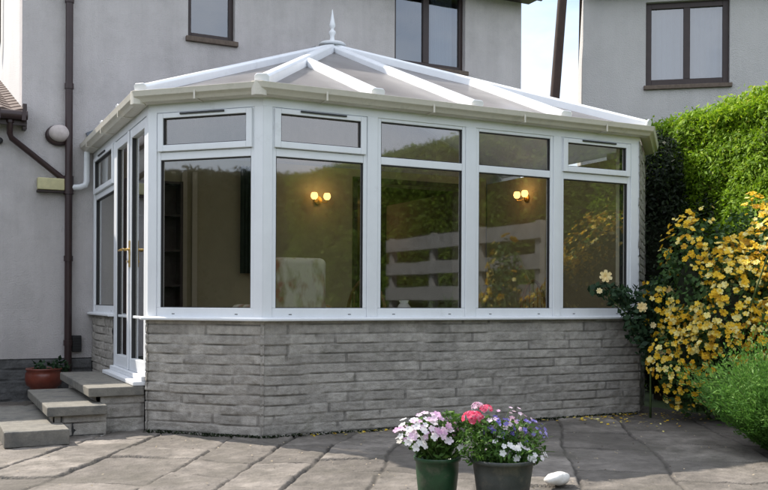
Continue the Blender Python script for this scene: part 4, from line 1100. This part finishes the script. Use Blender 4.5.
def roof2(mb, fac, u0, u1, n_front, n_back, ze, h, t=.1):
    nm = (n_front+n_back)/2
    for a, b_ in ((n_front, nm), (n_back, nm)):
        q = [fac.p(u0, a, ze), fac.p(u1, a, ze), fac.p(u1, b_, ze+h), fac.p(u0, b_, ze+h)]
        mb.add([*q, *[v+Vector((0, 0, t)) for v in q]], [(0, 1, 2, 3), (7, 6, 5, 4), (0, 4, 5, 1), (1, 5, 6, 2), (2, 6, 7, 3), (3, 7, 4, 0)])
roof2(mb, F2, .012, 6.7, .25, -6.4, 5.72, 2.4); mb.build('roof', M['roofslate'], h2)
mb = MB(); F2.box(mb, .0, 6.7, .21, .24, 5.56, 5.72); F2.box(mb, .0, 6.7, .003, .209, 5.62, 5.64); mb.build('fascia', M['brown'], h2)
mb = MB(); F2.box(mb, .31, 6.19, -5.6, -.31, 5.5, 5.56); F2.box(mb, .31, 6.19, -3.2, -3.1, 0, 5.4); mb.build('inner_room', M['room'], h2)
mb = MB(); mb.tube([(-1.56, 6.55, 5.35), (-1.56, 6.55, 4.62), (-1.57, 6.75, 4.45)], .035, 10); mb.build('side_downpipe', M['brownpipe'], hs)
# brown utility pole in the gap between the houses
up_ = thing('utility_pole', 'leaning dark brown timber pole standing in the gap between the two houses', 'pole', (14.3, 15.9, 0))
mb = MB(); mb.tube([(14.25, 15.95, 0), (15.02, 15.6, 11.5)], [.17, .14], 14); mb.build('shaft', M['pole'], up_)

# garden behind the photographer (visible mirrored in the glazing)
bf = thing('reflection_fence', 'added unseen fence of wide grey boards, there to be mirrored in the glazing', 'fence', (4.6, -4.6, 0))  # invented fence that gives the pale bands reflected in the glazing
mb = MB()
for z in (.70, 1.12, 1.52, 1.92): mb.box(4.62, 4.65, -6.9, -2.5, z, z+.20)
mb.build('board', M['greyboard'], bf)
for y in (-2.6, -4.0, -5.4, -6.8): mb = MB(); mb.box(4.655, 4.75, y-.05, y+.05, 0, 2.15); mb.build('post', M['greyboard'], bf)
YB = [((4.40, -2.95, 1.45), (.22, .28, .50)), ((4.35, -3.1, .8), (.25, .3, .5))]
rose_bush('rose_bush', 'small yellow rose in front of the added board fence', YB, 1300, 130, M['rose_leaf'], M['yellow_petal'], base=(4.4, -3.0, 0), br=.05)
def tree(label, x, y, h, r, leaf=.11, n=13000, m_='tree_leaf'):
    root = thing('tree', label, 'tree', (x, y, 0), 'garden trees')
    mb = MB(); mb.tube([(x, y, -.1), (x+.1, y, h*.3), (x, y+.1, h*.62)], [r*.09, r*.07, r*.03], 10)
    ells = [((x, y, h*.6), (r*.8, r*.8, h*.38))]
    for k in range(7):
        a = random.random()*6.28; zz = random.uniform(.35, .85)*h; rr_ = r*random.uniform(.4, .65); c = (x+r*.6*math.cos(a), y+r*.6*math.sin(a), zz)
        ells.append((c, (rr_, rr_, rr_*.8))); mb.tube([(x, y, h*.3), lerp(Vector((x, y, h*.35)), Vector(c), .6), c], [r*.05, r*.03, r*.012], 6)
    mb.build('trunk', M['bark'], root)
    foliage('crown', M[m_], root, ells, n, leaf, .5, .9, .4, .55)
TR = [('slim tree beyond the left hedge', -10.5, -.2, 4.7, 1.1), ('bushy tree further left', -12, 3.5, 4.0, 1.8), ('leafy tree behind left', -11.5, -6.5, 4.2, 1.8),
      ('tall tree beyond the side hedge', 9.8, -9.3, 6.4, 2.6)]
hedge('hedge', 'tall green hedge closing the far end of the garden', [(-9, -17), (-1, -17.5), (7.5, -16.5)], .8, [4.4, 4.7, 4.5], 1300, .11, lm='tree_leaf')
hedge('hedge', 'dark clipped hedge along the left side of the garden', [(-7.6, 3.0), (-7.9, -3), (-8.2, -11)], .6, [3.0, 3.2, 3.2], 1600, .11, lm='dark_leaf')
for lb, x, y, h, r in TR: tree(lb, x, y, h, r)

# ------------------------------------------------------------------ light
az = Vector((-.50, .87, 0)).normalized(); tel = 1.03
el = math.atan(tel)
sd = Vector((az.x*math.cos(el), az.y*math.cos(el), math.sin(el)))
sl = bpy.data.lights.new('sun', 'SUN'); sl.energy = 4.4; sl.angle = math.radians(.6); sl.color = (1, .92, .81)
so = bpy.data.objects.new('sun', sl); link(so); so.rotation_euler = sd.to_track_quat('Z', 'Y').to_euler(); so.location = (0, 0, 20)
w = bpy.data.worlds.new('World'); S.world = w; w.use_nodes = True; nt = w.node_tree; N = nt.nodes; L = nt.links; N.clear()
o = N.new('ShaderNodeOutputWorld'); bg = N.new('ShaderNodeBackground'); sk = N.new('ShaderNodeTexSky'); sk.sky_type = 'NISHITA'; sk.sun_disc = False
sk.sun_elevation = el; sk.sun_rotation = math.atan2(az.x, az.y); sk.air_density = 1.0; sk.dust_density = 1.5
tc = N.new('ShaderNodeTexCoord'); mp = N.new('ShaderNodeMapping'); mp.inputs['Scale'].default_value = (1, 1, 2.2); L.new(tc.outputs['Generated'], mp.inputs[0])
n = N.new('ShaderNodeTexNoise'); n.inputs['Scale'].default_value = 2.2; n.inputs['Detail'].default_value = 8; n.inputs['Roughness'].default_value = .55; L.new(mp.outputs[0], n.inputs['Vector'])
cr_ = N.new('ShaderNodeValToRGB'); cr_.color_ramp.elements[0].position = .26; cr_.color_ramp.elements[1].position = .58; L.new(n.outputs[0], cr_.inputs[0])
mx = N.new('ShaderNodeMix'); mx.data_type = 'RGBA'; L.new(cr_.outputs[0], mx.inputs['Factor']); L.new(sk.outputs[0], mx.inputs['A']); mx.inputs['B'].default_value = (6.1, 6.45, 7.1, 1)
L.new(mx.outputs['Result'], bg.inputs[0]); bg.inputs[1].default_value = .15; L.new(bg.outputs[0], o.inputs[0])

# ------------------------------------------------------------------ camera
cam = bpy.data.cameras.new('camera'); co = bpy.data.objects.new('camera', cam); link(co)
cam.sensor_width = 36; cam.lens = 914.7/768*36; cam.shift_y = 55.4/768; cam.clip_end = 2000; cam.clip_start = .05
co.location = (-2.405, -7.013, 1.104)
fw = Vector((math.sin(yaw), math.cos(yaw), 0)); rt = Vector((math.cos(yaw), -math.sin(yaw), 0)); u_ = Vector((0, 0, 1))
rl = math.radians(.263)   # slight tilt of the hand-held camera
rt2 = rt*math.cos(rl)+u_*math.sin(rl); up2 = u_*math.cos(rl)-rt*math.sin(rl)
co.rotation_euler = Matrix((rt2, up2, -fw)).transposed().to_euler()
S.camera = co
S.view_settings.view_transform = 'Standard'; S.view_settings.look = 'None'; S.view_settings.gamma = 1; S.view_settings.exposure = .72
S.view_settings.use_curve_mapping = False
S.cycles.transparent_max_bounces = 24; S.cycles.max_bounces = 10
